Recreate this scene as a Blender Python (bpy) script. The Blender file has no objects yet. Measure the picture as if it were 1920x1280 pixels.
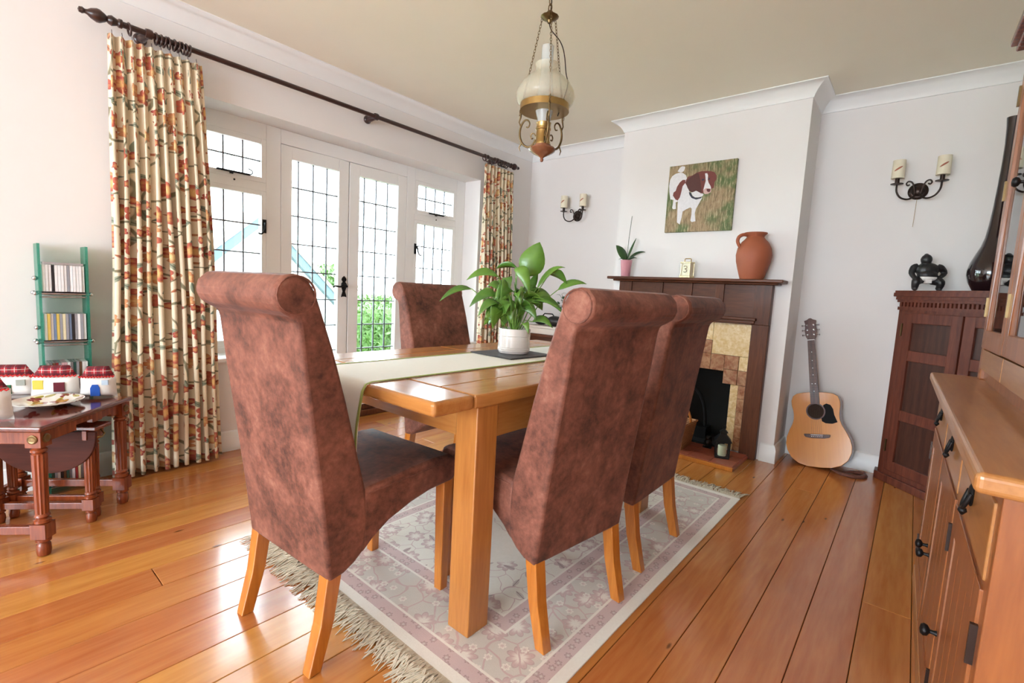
import bpy, bmesh, math, random
from math import sin, cos, pi, radians, sqrt, atan2
from mathutils import Vector, Matrix, Euler
SC = bpy.context.scene
COL = SC.collection

# ------------------------------------------------------------------ camera
cam_d = bpy.data.cameras.new('camera'); cam = bpy.data.objects.new('camera', cam_d); COL.objects.link(cam)
YAW, PIT, ROL = radians(39.962), radians(-5.976), radians(3.051)
_f = Vector((cos(YAW)*cos(PIT), sin(YAW)*cos(PIT), sin(PIT)))
_s = _f.cross(Vector((0, 0, 1))).normalized(); _u = _s.cross(_f)
_s2 = _s*cos(ROL) + _u*sin(ROL); _u2 = -_s*sin(ROL) + _u*cos(ROL)
cam.matrix_world = Matrix(((_s2.x, _u2.x, -_f.x, 0), (_s2.y, _u2.y, -_f.y, 0), (_s2.z, _u2.z, -_f.z, 1.1), (0, 0, 0, 1)))
cam_d.sensor_fit = 'HORIZONTAL'; cam_d.sensor_width = 36; cam_d.lens = 895.12/1920*36
cam_d.clip_start = 0.02; cam_d.clip_end = 200
SC.camera = cam
# ------------------------------------------------------------------ world, light, exposure
W = bpy.data.worlds.new('overcast_sky'); SC.world = W; W.use_nodes = True
_bg = W.node_tree.nodes['Background']; _bg.inputs['Color'].default_value = (0.77, 0.895, 1.0, 1); _bg.inputs['Strength'].default_value = 3.4
SC.view_settings.view_transform = 'Standard'; SC.view_settings.look = 'None'
SC.view_settings.exposure = 2.64; SC.view_settings.gamma = 1.0; SC.view_settings.use_curve_mapping = False
SC.cycles.max_bounces = 6; SC.cycles.diffuse_bounces = 4; SC.cycles.glossy_bounces = 2; SC.cycles.transmission_bounces = 4; SC.cycles.transparent_max_bounces = 12
SC.cycles.use_adaptive_sampling = True; SC.cycles.adaptive_threshold = 0.08; SC.cycles.adaptive_min_samples = 20
SC.cycles.sample_clamp_indirect = 6.0
def portal(name, loc, rot, sx, sy):
    l = bpy.data.lights.new(name, 'AREA'); l.shape = 'RECTANGLE'; l.size = sx; l.size_y = sy; l.cycles.is_portal = True
    o = bpy.data.objects.new(name, l); o.location = loc; o.rotation_euler = rot; COL.objects.link(o)
portal('daylight_portal_front', (2.06, 3.56, 1.1), (radians(-90), 0, 0), 2.46, 2.1)
portal('daylight_portal_rear', (-3.95, 1.2, 1.35), (0, radians(-90), 0), 1.8, 3.2)

# ------------------------------------------------------------------ node helpers
class NT:
    def __init__(s, name):
        s.m = bpy.data.materials.new(name); s.m.use_nodes = True; s.t = s.m.node_tree
        s.t.nodes.clear(); s.out = s.t.nodes.new('ShaderNodeOutputMaterial')
    def n(s, typ, **kw):
        nd = s.t.nodes.new(typ)
        for k, v in kw.items():
            if k.startswith('_'): setattr(nd, k[1:], v)
        for k, v in kw.items():
            if k.startswith('_'): continue
            s.set(nd.inputs[int(k[1:])] if k[0] == 'i' and k[1:].isdigit() else nd.inputs[k.replace('__', ' ')], v)
        return nd
    def set(s, inp, v):
        if isinstance(v, bpy.types.NodeSocket): s.t.links.new(v, inp)
        elif isinstance(v, (tuple, list)) and inp.type == 'RGBA': inp.default_value = tuple(v)+((1,) if len(v) == 3 else ())
        else: inp.default_value = v
    def math(s, op, a, b=0.0, c=0.0, clamp=False):
        nd = s.t.nodes.new('ShaderNodeMath'); nd.operation = op; nd.use_clamp = clamp
        s.set(nd.inputs[0], a); s.set(nd.inputs[1], b); s.set(nd.inputs[2], c); return nd.outputs[0]
    def vmath(s, op, a, b=(0, 0, 0), sc=None):
        nd = s.t.nodes.new('ShaderNodeVectorMath'); nd.operation = op
        s.set(nd.inputs[0], a); s.set(nd.inputs[1], b)
        if sc is not None: s.set(nd.inputs['Scale'], sc)
        return nd.outputs['Value'] if op in ('LENGTH', 'DOT_PRODUCT', 'DISTANCE') else nd.outputs[0]
    def mix(s, f, a, b, mode='MIX'):
        nd = s.t.nodes.new('ShaderNodeMix'); nd.data_type = 'RGBA'; nd.blend_type = mode
        s.set(nd.inputs[0], f); s.set(nd.inputs[6], a); s.set(nd.inputs[7], b); return nd.outputs[2]
    def ramp(s, f, stops, interp='LINEAR'):
        nd = s.t.nodes.new('ShaderNodeValToRGB'); cr = nd.color_ramp; cr.interpolation = interp
        while len(cr.elements) < len(stops): cr.elements.new(0.5)
        for e, (p, c) in zip(cr.elements, stops):
            e.position = p; e.color = tuple(c)+(1,) if len(c) == 3 else c
        s.set(nd.inputs[0], f); return nd.outputs[0]
    def step(s, v, lo, hi):
        nd = s.t.nodes.new('ShaderNodeMapRange'); nd.interpolation_type = 'SMOOTHSTEP'
        s.set(nd.inputs[0], v); s.set(nd.inputs[1], lo); s.set(nd.inputs[2], hi); nd.inputs[3].default_value = 0; nd.inputs[4].default_value = 1
        return nd.outputs[0]
    def coord(s, which='Object', scale=(1, 1, 1), rot=(0, 0, 0), loc=None):
        tc = s.t.nodes.new('ShaderNodeTexCoord'); mp = s.t.nodes.new('ShaderNodeMapping')
        s.t.links.new(tc.outputs[which], mp.inputs[0]); mp.inputs['Scale'].default_value = scale; mp.inputs['Rotation'].default_value = rot
        if loc is not None: s.set(mp.inputs['Location'], loc)
        return mp.outputs[0]
    def noise(s, vec, scale=5.0, detail=3.0, rough=0.5, dist=0.0):
        return s.n('ShaderNodeTexNoise', Vector=vec, Scale=scale, Detail=detail, Roughness=rough, Distortion=dist).outputs
    def bsdf(s, color, rough=0.5, bump=None, bstr=0.2, bdist=0.01, **kw):
        b = s.n('ShaderNodeBsdfPrincipled'); s.set(b.inputs['Base Color'], color); s.set(b.inputs['Roughness'], rough)
        for k, v in kw.items(): s.set(b.inputs[k.replace('__', ' ')], v)
        if bump is not None:
            bn = s.n('ShaderNodeBump', Strength=bstr, Distance=bdist, Height=bump); s.t.links.new(bn.outputs[0], b.inputs['Normal'])
        s.t.links.new(b.outputs[0], s.out.inputs[0]); return b
def srgb(r, g, b):
    f = lambda c: (c/255/12.92 if c/255 <= 0.04045 else ((c/255+0.055)/1.055)**2.4)
    return (f(r), f(g), f(b))
def plain(name, col, rough=0.5, metal=0.0, var=0.06, nscale=20.0, coat=0.0, bstr=0.0, **kw):
    m = NT(name); v = m.noise(m.coord(), nscale, 3)[0]
    c = m.mix(v, tuple(x*(1-var) for x in col), tuple(min(1, x*(1+var)) for x in col))
    m.bsdf(c, rough, bump=v if bstr else None, bstr=bstr, bdist=0.002, Metallic=metal, Coat__Weight=coat, Coat__Roughness=0.15, **kw); return m.m
def wood(name, dark, light, axis='x', stretch=14.0, scale=2.0, rough=0.35, coat=0.3, rnd=0.0, bstr=0.05, knots=False, contrast=1.0, wv_=0.1, spec=0.5):
    m = NT(name); sc = {'x': (1, stretch, stretch), 'y': (stretch, 1, stretch), 'z': (stretch, stretch, 1)}[axis]
    info = m.n('ShaderNodeObjectInfo'); off = m.vmath('SCALE', (7.3, 3.1, 5.7), sc=m.math('MULTIPLY', info.outputs['Random'], 9.0))
    vec = m.vmath('ADD', m.coord('Object', scale=sc), off)
    n1 = m.noise(vec, scale, 5, 0.6, 0.6)[0]; n2 = m.noise(vec, scale*5, 3, 0.5, 0.2)[0]
    wv = m.n('ShaderNodeTexWave', _bands_direction={'x': 'Y', 'y': 'X', 'z': 'X'}[axis], Vector=vec, Scale=scale*0.35, Distortion=6.0, Detail=3.0, Detail__Scale=0.7).outputs[1]
    f = m.math('ADD', m.math('MULTIPLY', n1, 0.55), m.math('ADD', m.math('MULTIPLY', n2, 0.45-wv_), m.math('MULTIPLY', wv, wv_)))
    c = m.ramp(f, [(0.5-0.22/contrast, dark), (0.5+0.2/contrast, light)])
    if rnd:
        hs = m.n('ShaderNodeHueSaturation', Color=c, Hue=m.math('ADD', 0.5-rnd*0.05, m.math('MULTIPLY', info.outputs['Random'], rnd*0.1)), Saturation=1.0,
                 Value=m.math('ADD', 1-rnd*0.5, m.math('MULTIPLY', info.outputs['Random'], rnd)))
        c = hs.outputs[0]
    if knots:
        kv = m.vmath('ADD', m.coord('Object', scale=(1.0, 3.0, 1)), off)
        vo = m.n('ShaderNodeTexVoronoi', _voronoi_dimensions='2D', Vector=kv, Scale=1.15)
        kd = m.math('ADD', vo.outputs['Distance'], m.math('MULTIPLY', m.noise(kv, 9.0)[0], 0.05))
        c = m.mix(m.math('MULTIPLY', m.step(kd, 0.05, 0.03), 0.85), c, tuple(x*0.25 for x in dark))
    m.bsdf(c, rough, bump=f, bstr=bstr, bdist=0.003, Coat__Weight=coat, Coat__Roughness=0.12, Specular__IOR__Level=spec); return m.m
def flowers(m, uv, scale, R, petals, seed, keep, inner, outer, base):
    u = m.vmath('ADD', uv, (seed*1.37, seed*2.71, 0))
    vo = m.n('ShaderNodeTexVoronoi', _voronoi_dimensions='2D', Vector=u, Scale=scale, Randomness=0.75)
    d = m.vmath('SUBTRACT', u, vo.outputs['Position']); sp = m.n('ShaderNodeSeparateXYZ', Vector=d)
    cs = m.n('ShaderNodeSeparateColor', Color=vo.outputs['Color'])
    r = m.math('MULTIPLY', m.vmath('LENGTH', d), scale)
    th = m.math('ADD', m.math('ARCTAN2', sp.outputs[1], sp.outputs[0]), m.math('MULTIPLY', cs.outputs[0], 6.28))
    pet = m.math('ADD', 0.66, m.math('MULTIPLY', m.math('ABSOLUTE', m.math('COSINE', m.math('MULTIPLY', th, petals/2))), 0.34))
    rad = m.math('MULTIPLY', pet, R); q = m.math('DIVIDE', r, rad)
    mask = m.math('MULTIPLY', m.step(q, 1.0, 0.9), m.math('LESS_THAN', cs.outputs[1], keep))
    vein = m.math('MULTIPLY', m.step(m.math('ABSOLUTE', m.math('SINE', m.math('MULTIPLY', th, petals))), 0.25, 0.0), 0.35)
    col = m.mix(m.step(q, 0.25, 0.75), inner, outer); col = m.mix(vein, col, tuple(x*0.55 for x in outer))
    col = m.mix(m.math('MULTIPLY', m.step(q, 0.82, 0.95), 0.6), col, tuple(x*0.6 for x in outer))
    return m.mix(mask, base, col)
def leaves(m, uv, scale, a, b, seed, keep, c1, c2, base):
    u = m.vmath('ADD', uv, (seed*1.91, seed*0.77, 0))
    vo = m.n('ShaderNodeTexVoronoi', _voronoi_dimensions='2D', Vector=u, Scale=scale, Randomness=0.9)
    d = m.vmath('SCALE', m.vmath('SUBTRACT', u, vo.outputs['Position']), sc=scale)
    cs = m.n('ShaderNodeSeparateColor', Color=vo.outputs['Color'])
    rot = m.n('ShaderNodeVectorRotate', _rotation_type='Z_AXIS', Vector=d, Angle=m.math('MULTIPLY', cs.outputs[0], 6.28))
    sp = m.n('ShaderNodeSeparateXYZ', Vector=rot.outputs[0])
    xx = m.math('DIVIDE', sp.outputs[0], a); w = m.math('MULTIPLY', m.math('SUBTRACT', 1.0, m.math('MULTIPLY', xx, xx)), b)
    q = m.math('SUBTRACT', w, m.math('ABSOLUTE', sp.outputs[1]))
    mask = m.math('MULTIPLY', m.step(q, 0.0, 0.02), m.math('LESS_THAN', cs.outputs[1], keep))
    col = m.mix(m.step(m.math('ABSOLUTE', sp.outputs[1]), 0.012, 0.03), tuple(x*0.55 for x in c1), m.mix(cs.outputs[2], c1, c2))
    return m.mix(mask, base, col)
def vines(m, uv, scale, seed, width, col, base):
    u = m.vmath('ADD', uv, (seed, seed*0.3, 0)); nz = m.noise(u, scale*0.9, 1.0)[1]
    u2 = m.vmath('ADD', u, m.vmath('SCALE', m.vmath('SUBTRACT', nz, (0.5, 0.5, 0.5)), sc=0.9/scale))
    vo = m.n('ShaderNodeTexVoronoi', _voronoi_dimensions='2D', _feature='DISTANCE_TO_EDGE', Vector=u2, Scale=scale)
    return m.mix(m.step(vo.outputs['Distance'], width, width*0.4), base, col)

# ------------------------------------------------------------------ materials
M = {}
M['wall'] = plain('white_wall_paint', srgb(233, 227, 224), 0.75, var=0.015, nscale=6)
M['ceiling'] = plain('cream_ceiling_paint', srgb(244, 236, 218), 0.8, var=0.015, nscale=5)
M['trim'] = plain('white_gloss_paint', srgb(240, 238, 236), 0.35, var=0.01)
M['floor'] = wood('pine_floorboards', srgb(172, 95, 38), srgb(209, 142, 75), 'x', 11, 1.3, rough=0.25, coat=0.5, rnd=0.22, knots=True, contrast=.75, wv_=.06)
M['gap'] = plain('dark_floor_gap', (0.03, 0.015, 0.008), 0.9)
M['oak'] = wood('honey_oak', srgb(150, 86, 36), srgb(198, 132, 66), 'z', 10, 2.0, rough=0.32, coat=0.3, contrast=.75, wv_=.05)
M['oak_x'] = wood('honey_oak_long', srgb(168, 102, 46), srgb(208, 146, 82), 'x', 10, 2.0, rough=0.25, coat=0.4, rnd=0.08, contrast=.7, wv_=.05)
M['oak_y'] = wood('honey_oak_cross', srgb(168, 102, 46), srgb(206, 143, 78), 'y', 10, 2.0, rough=0.25, coat=0.4, contrast=.7, wv_=.05)
M['oak_dresser'] = wood('dresser_oak', srgb(126, 66, 32), srgb(172, 104, 54), 'z', 9, 2.0, rough=0.35, coat=0.25, contrast=.75, wv_=.06)
M['oak_dresser_x'] = wood('dresser_oak_long', srgb(152, 94, 46), srgb(196, 138, 80), 'x', 9, 2.0, rough=0.3, coat=0.35, contrast=.75, wv_=.06)
M['legoak'] = wood('chair_leg_oak', srgb(170, 92, 26), srgb(206, 130, 52), 'z', 10, 3, rough=0.28, coat=0.5)
M['mahogany'] = wood('mahogany', srgb(88, 34, 16), srgb(154, 74, 38), 'z', 10, 3, rough=0.25, coat=0.35, spec=.35)
M['mahogany_top'] = wood('mahogany_top', srgb(76, 26, 16), srgb(120, 50, 32), 'x', 10, 2.5, rough=0.12, coat=0.9)
M['darkoak'] = wood('dark_oak', srgb(62, 32, 18), srgb(104, 58, 34), 'z', 10, 3, rough=0.45, coat=0.05, spec=.25)
M['darkoak_y'] = wood('dark_oak_long', srgb(66, 34, 20), srgb(108, 62, 38), 'y', 10, 3, rough=0.42, coat=0.05, spec=.25)
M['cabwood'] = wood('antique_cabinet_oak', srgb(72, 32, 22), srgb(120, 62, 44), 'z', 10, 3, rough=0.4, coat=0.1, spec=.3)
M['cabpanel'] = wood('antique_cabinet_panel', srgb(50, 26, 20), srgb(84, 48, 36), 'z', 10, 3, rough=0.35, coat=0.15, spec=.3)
M['pole'] = wood('dark_walnut_pole', srgb(38, 18, 16), srgb(66, 34, 28), 'x', 8, 3, rough=0.3, coat=0.4)
M['blackiron'] = plain('black_iron', srgb(34, 32, 32), 0.45, metal=0.6)
M['bronze'] = plain('dark_bronze', srgb(60, 46, 40), 0.35, metal=0.7, var=0.2)
M['brass'] = plain('aged_brass', srgb(176, 146, 92), 0.28, metal=0.95, var=0.18, nscale=30)
M['brassdark'] = plain('dark_brass', srgb(120, 98, 66), 0.35, metal=0.9, var=0.2, nscale=30)
M['copper'] = wood('turned_copper_wood', srgb(104, 60, 40), srgb(156, 98, 68), 'x', 3, 3, rough=0.25, coat=0.5)
M['lead'] = plain('lead_came', srgb(104, 104, 110), 0.5, metal=0.3)
M['chrome'] = plain('chrome', srgb(200, 200, 204), 0.12, metal=1.0)
M['white_ceramic'] = plain('white_ceramic', srgb(244, 240, 238), 0.2, var=0.01, coat=0.4)
M['pink_pot'] = plain('pink_glazed_pot', srgb(214, 150, 160), 0.25, coat=0.4)
M['terracotta'] = plain('terracotta', srgb(162, 88, 58), 0.6, var=0.2, nscale=9)
M['quarry'] = plain('terracotta_quarry_tile', srgb(158, 84, 62), 0.35, var=0.15, nscale=14, coat=0.2)
M['slate'] = plain('slate_mat', srgb(66, 64, 66), 0.55, var=0.15, nscale=40)
M['soil'] = plain('potting_soil', srgb(66, 44, 32), 0.95, var=0.4, nscale=80)
M['soot'] = plain('sooted_firebrick', srgb(24, 23, 22), 0.85, var=0.35, nscale=9)
M['black_gloss'] = plain('aubergine_black_glaze', srgb(30, 14, 18), 0.06, coat=1.0)
M['black_matt'] = plain('black_resin', srgb(34, 32, 33), 0.4)
M['white_cloth'] = plain('white_cloth', srgb(238, 232, 226), 0.85, var=0.03, nscale=120, bstr=0.1)
M['candle'] = plain('ivory_candle_wax', srgb(226, 224, 190), 0.5)
M['leaf'] = None
def leafmat(name, a, b, rough=0.32):
    m = NT(name); info = m.n('ShaderNodeObjectInfo'); n1 = m.noise(m.coord(), 25, 3)[0]
    c = m.mix(m.math('MULTIPLY', m.math('ADD', info.outputs['Random'], n1), 0.5), a, b)
    m.bsdf(c, rough, Coat__Weight=0.25, Transmission__Weight=0.0, Subsurface__Weight=0.0); return m.m
M['leaf'] = leafmat('peace_lily_leaf', srgb(44, 92, 28), srgb(132, 178, 72))
M['leaf_dark'] = leafmat('orchid_leaf', srgb(36, 62, 34), srgb(60, 92, 50))
M['stem'] = leafmat('green_stem', srgb(100, 150, 60), srgb(140, 180, 84))
M['wicker'] = None
def _wicker():
    m = NT('wicker_weave'); v = m.coord('Object'); w1 = m.n('ShaderNodeTexWave', _bands_direction='Z', Vector=v, Scale=26.0, Distortion=1.5).outputs[1]
    n1 = m.noise(v, 60, 2)[0]; f = m.math('ADD', m.math('MULTIPLY', w1, 0.6), m.math('MULTIPLY', n1, 0.4))
    m.bsdf(m.ramp(f, [(0.2, srgb(120, 70, 40)), (0.8, srgb(206, 152, 104))]), 0.6, bump=f, bstr=0.5, bdist=0.004); return m.m
M['wicker'] = _wicker()
def _suede():
    m = NT('brown_faux_suede'); info = m.n('ShaderNodeObjectInfo'); off = m.vmath('SCALE', (5, 7, 3), sc=info.outputs['Random'])
    v = m.vmath('ADD', m.coord('Object'), off)
    n1 = m.noise(v, 6.5, 5, 0.62, 0.4)[0]; n2 = m.noise(v, 42, 4, 0.7)[0]; n3 = m.noise(v, 260, 2)[0]
    f = m.math('ADD', m.math('MULTIPLY', n1, 0.62), m.math('MULTIPLY', n2, 0.38))
    c = m.ramp(f, [(0.34, srgb(62, 38, 32)), (0.45, srgb(106, 64, 51)), (0.57, srgb(136, 85, 69)), (0.70, srgb(162, 112, 93))])
    m.bsdf(c, m.math('ADD', 0.52, m.math('MULTIPLY', n2, 0.25)), bump=n3, bstr=0.12, bdist=0.002, Sheen__Weight=0.08, Sheen__Roughness=0.4, Specular__IOR__Level=0.3); return m.m
M['suede'] = _suede()
def _curtain():
    m = NT('floral_curtain_cloth'); uv = m.n('ShaderNodeUVMap').outputs[0]
    c = m.mix(m.noise(uv, 300, 2)[0], srgb(228, 210, 180), srgb(238, 224, 198))
    c = vines(m, uv, 5.0, 3.0, 0.035, srgb(132, 124, 96), c)
    c = leaves(m, uv, 9.0, 0.36, 0.12, 1.0, 0.55, srgb(134, 142, 120), srgb(160, 162, 138), c)
    c = leaves(m, uv, 13.0, 0.32, 0.10, 5.0, 0.35, srgb(184, 104, 78), srgb(206, 150, 104), c)
    c = flowers(m, uv, 8.5, 0.31, 6, 2.0, 0.42, srgb(228, 196, 136), srgb(206, 142, 96), c)
    c = flowers(m, uv, 6.6, 0.31, 5, 9.0, 0.5, srgb(226, 180, 116), srgb(184, 92, 72), c)
    c = flowers(m, uv, 13.0, 0.28, 5, 14.0, 0.3, srgb(214, 150, 100), srgb(170, 76, 66), c)
    m.bsdf(c, 0.85, Sheen__Weight=0.1); return m.m
M['curtain'] = _curtain()
def _glass():
    m = NT('clear_window_glass'); tr = m.n('ShaderNodeBsdfTransparent', Color=(0.96, 0.98, 0.97)); gl = m.n('ShaderNodeBsdfGlossy', Color=(1, 1, 1), Roughness=0.02)
    fr = m.n('ShaderNodeFresnel', IOR=1.35); mx = m.n('ShaderNodeMixShader', i0=fr.outputs[0], i1=tr.outputs[0], i2=gl.outputs[0])
    m.t.links.new(mx.outputs[0], m.out.inputs[0]); return m.m
M['glass'] = _glass()
def _tint(name, col, edge, fac=.55):
    m = NT(name); tr = m.n('ShaderNodeBsdfTransparent', Color=col); b = m.n('ShaderNodeBsdfPrincipled'); m.set(b.inputs['Base Color'], edge); m.set(b.inputs['Roughness'], 0.08)
    mx = m.n('ShaderNodeMixShader', i0=fac, i1=tr.outputs[0], i2=b.outputs[0]); m.t.links.new(mx.outputs[0], m.out.inputs[0]); return m.m
M['greenglass'] = _tint('green_edge_glass', (0.45, 0.85, 0.72), srgb(60, 140, 120))
M['shadeglass'] = _tint('etched_lamp_glass', (0.97, 0.96, 0.92), srgb(232, 226, 210), .28)
M['frost'] = _tint('frosted_chimney_glass', (0.95, 0.96, 0.96), srgb(228, 230, 228), .35)
# ------------------------------------------------------------------ geometry helpers
class B:
    def __init__(s): s.bm = bmesh.new()
    def _add(s, vs, fs):
        bv = [s.bm.verts.new(v) for v in vs]; out = []
        for f in fs:
            try: out.append(s.bm.faces.new([bv[i] for i in f]))
            except ValueError: pass
        return bv
    def box(s, x0, x1, y0, y1, z0, z1, R=None):
        vs = [Vector((x, y, z)) for z in (z0, z1) for y in (y0, y1) for x in (x0, x1)]
        if R is not None: vs = [R @ v for v in vs]
        s._add(vs, [(0, 2, 3, 1), (4, 5, 7, 6), (0, 1, 5, 4), (2, 6, 7, 3), (0, 4, 6, 2), (1, 3, 7, 5)]); return s
    def hexa(s, bot, top):
        s._add([Vector(p) for p in bot+top], [(0, 3, 2, 1), (4, 5, 6, 7), (0, 1, 5, 4), (1, 2, 6, 5), (2, 3, 7, 6), (3, 0, 4, 7)]); return s
    def lathe(s, prof, c=(0, 0, 0), seg=24, R=None, flute=None):
        vs = []; n = len(prof)
        for (r, z) in prof:
            for k in range(seg):
                a = 2*pi*k/seg; rr = r
                if flute and flute[0] <= z <= flute[1] and k % 2: rr = r*flute[2]
                v = Vector((rr*cos(a), rr*sin(a), z))
                vs.append((R @ v if R is not None else v)+Vector(c))
        fs = [(i*seg+k, i*seg+(k+1) % seg, (i+1)*seg+(k+1) % seg, (i+1)*seg+k) for i in range(n-1) for k in range(seg)]
        if prof[0][0] > 1e-5: fs.append(tuple(reversed(range(seg))))
        if prof[-1][0] > 1e-5: fs.append(tuple(range((n-1)*seg, n*seg)))
        s._add(vs, fs); return s
    def tube(s, pts, r, seg=8, closed=False, cap=True, cr=0):
        pts = [Vector(p) for p in pts]; n = len(pts); vs = []
        rr = list(r) if isinstance(r, (list, tuple)) else [r]*n
        if cr:      # Catmull-Rom refinement
            np_, nr = [], []
            for i in range(n-1):
                p0, p1, p2, p3 = pts[max(0, i-1)], pts[i], pts[i+1], pts[min(n-1, i+2)]
                for k in range(cr):
                    t = k/cr; np_.append(.5*((2*p1)+(p2-p0)*t+(2*p0-5*p1+4*p2-p3)*t*t+(3*p1-p0-3*p2+p3)*t**3)); nr.append(rr[i]+(rr[i+1]-rr[i])*t)
            pts = np_+[pts[-1]]; rr = nr+[rr[-1]]; n = len(pts)
        up = Vector((0, 0, 1)); prev = None
        for i, p in enumerate(pts):
            a = pts[(i-1) % n] if (closed or i > 0) else p; b = pts[(i+1) % n] if (closed or i < n-1) else p
            t = (b-a).normalized()
            if prev is None: prev = t.orthogonal().normalized()
            prev = (prev - t*prev.dot(t))
            prev = prev.normalized() if prev.length > 1e-6 else t.orthogonal().normalized()
            q = t.cross(prev)
            for k in range(seg):
                an = 2*pi*k/seg; vs.append(p+prev*rr[i]*cos(an)+q*rr[i]*sin(an))
        m = n if closed else n-1
        fs = [(i*seg+k, i*seg+(k+1) % seg, ((i+1) % n)*seg+(k+1) % seg, ((i+1) % n)*seg+k) for i in range(m) for k in range(seg)]
        if cap and not closed: fs += [tuple(reversed(range(seg))), tuple(range((n-1)*seg, n*seg))]
        s._add(vs, fs); return s
    def prism(s, poly, d0, d1, axis='y'):
        n = len(poly)
        mk = {'y': lambda p, d: (p[0], d, p[1]), 'x': lambda p, d: (d, p[0], p[1]), 'z': lambda p, d: (p[0], p[1], d)}[axis]
        vs = [Vector(mk(p, d0)) for p in poly]+[Vector(mk(p, d1)) for p in poly]
        s._add(vs, [tuple(range(n)), tuple(reversed(range(n, 2*n)))]+[(i, n+i, n+(i+1) % n, (i+1) % n) for i in range(n)]); return s
    def ball(s, c, r, sc=(1, 1, 1), seg=16, R=None):
        prof = [(max(1e-6, r*sin(pi*i/10)), -r*cos(pi*i/10)) for i in range(11)]
        vs = []
        for (q, z) in prof:
            for k in range(seg):
                a = 2*pi*k/seg; v = Vector((q*cos(a)*sc[0], q*sin(a)*sc[1], z*sc[2])); vs.append((R @ v if R is not None else v)+Vector(c))
        s._add(vs, [(i*seg+k, i*seg+(k+1) % seg, (i+1)*seg+(k+1) % seg, (i+1)*seg+k) for i in range(10) for k in range(seg)]); return s
    def mesh(s, name):
        bmesh.ops.remove_doubles(s.bm, verts=s.bm.verts, dist=1e-6)
        bmesh.ops.recalc_face_normals(s.bm, faces=s.bm.faces)
        me = bpy.data.meshes.new(name); s.bm.to_mesh(me); s.bm.free(); return me
    def done(s, name, mat, parent=None, smooth=None, bevel=0.0, bseg=2, subd=0):
        me = s.mesh(name); me.materials.append(M[mat] if isinstance(mat, str) else mat)
        return finish(name, me, parent, smooth, bevel, bseg, subd)
def finish(name, me, parent=None, smooth=None, bevel=0.0, bseg=2, subd=0):
    if smooth is not None:
        me.polygons.foreach_set('use_smooth', [True]*len(me.polygons)); me.set_sharp_from_angle(angle=radians(smooth))
    o = bpy.data.objects.new(name, me); COL.objects.link(o)
    if parent is not None: o.parent = parent
    if bevel:
        b = o.modifiers.new('bevel', 'BEVEL'); b.width = bevel; b.segments = bseg; b.limit_method = 'ANGLE'; b.angle_limit = radians(35); b.harden_normals = False
    if subd:
        q = o.modifiers.new('subd', 'SUBSURF'); q.levels = subd; q.render_levels = subd
    return o
def tag(o, label, cat, group=None):
    o['label'] = label; o['category'] = cat
    if group: o['group'] = group
    return o
def thing(name, label, cat, loc=(0, 0, 0), rotz=0.0, group=None):
    o = bpy.data.objects.new(name, None); o.empty_display_size = 0.05; COL.objects.link(o); o.location = loc; o.rotation_euler = (0, 0, rotz)
    return tag(o, label, cat, group)
def struct(o): o['kind'] = 'structure'; return o
def sroot(name):
    o = bpy.data.objects.new(name, None); o.empty_display_size = 0.05; COL.objects.link(o); return struct(o)
def copy_of(o, parent=None, **loc):
    c = o.copy(); COL.objects.link(c)
    if parent is not None: c.parent = parent
    return c
def inst(name, me, parent, loc, rot=(0, 0, 0)):
    o = bpy.data.objects.new(name, me); COL.objects.link(o); o.parent = parent; o.location = loc; o.rotation_euler = rot; return o
def ordinal(i): return ['first', 'second', 'third', 'fourth', 'fifth', 'sixth', 'seventh', 'eighth', 'ninth', 'tenth', 'eleventh', 'twelfth', 'thirteenth', 'fourteenth', 'fifteenth', 'sixteenth', 'seventeenth', 'eighteenth'][i]
def sweep(path, prof, closed=False):
    """profile of (inward distance, z) swept along a plan polyline, mitred; inside is to the right of travel"""
    n = len(path); rings = []
    for i in range(n):
        p = Vector(path[i]); a = Vector(path[(i-1) % n]); b = Vector(path[(i+1) % n])
        d1 = (p-a).normalized() if (closed or i > 0) else (b-p).normalized(); d2 = (b-p).normalized() if (closed or i < n-1) else d1
        n1 = Vector((d1.y, -d1.x)); n2 = Vector((d2.y, -d2.x)); mt = (n1+n2); mt = mt/max(0.2, mt.dot(n1))
        rings.append([Vector((p.x+mt.x*d, p.y+mt.y*d, z)) for d, z in prof])
    b = B(); k = len(prof); vs = [v for r in rings for v in r]
    fs = [(i*k+j, i*k+(j+1) % k, ((i+1) % n)*k+(j+1) % k, ((i+1) % n)*k+j) for i in range(n if closed else n-1) for j in range(k)]
    if not closed: fs += [tuple(range(k)), tuple(reversed(range((n-1)*k, n*k)))]
    b._add(vs, fs); return b

# ------------------------------------------------------------------ room shell
YW, XF, XR, XB, YR, ZC = 3.243, 3.698, 4.048, -3.75, -0.60, 2.54
YO = 3.53
b = B(); b.box(XB, 0.835, YW, YO, 0, ZC+.1).box(3.29, XR+.2, YW, YO, 0, ZC+.1).box(0.835, 3.29, YW, YO, 2.12, ZC+.1)
b.box(0.835, 1.50, YW, YO, 0, 0.57).box(2.63, 3.29, YW, YO, 0, 0.57)
struct(b.done('wall_window', 'wall'))
FY0, FY1, FZ = 0.98, 1.69, 0.60
b = B(); b.box(XR, XR+.2, YR-.2, YW, 0, ZC+.1)
struct(b.done('wall_recess', 'wall'))
b = B(); b.box(XF, XR, 0.66, FY0, 0, ZC).box(XF, XR, FY1, 2.0, 0, ZC).box(XF, XR, FY0, FY1, FZ, ZC)
struct(b.done('wall_chimney_breast', 'wall'))
b = B(); b.box(XB-.2, XR+.2, YR-.2, YR, 0, ZC+.1)
struct(b.done('wall_right', 'wall'))
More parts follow.
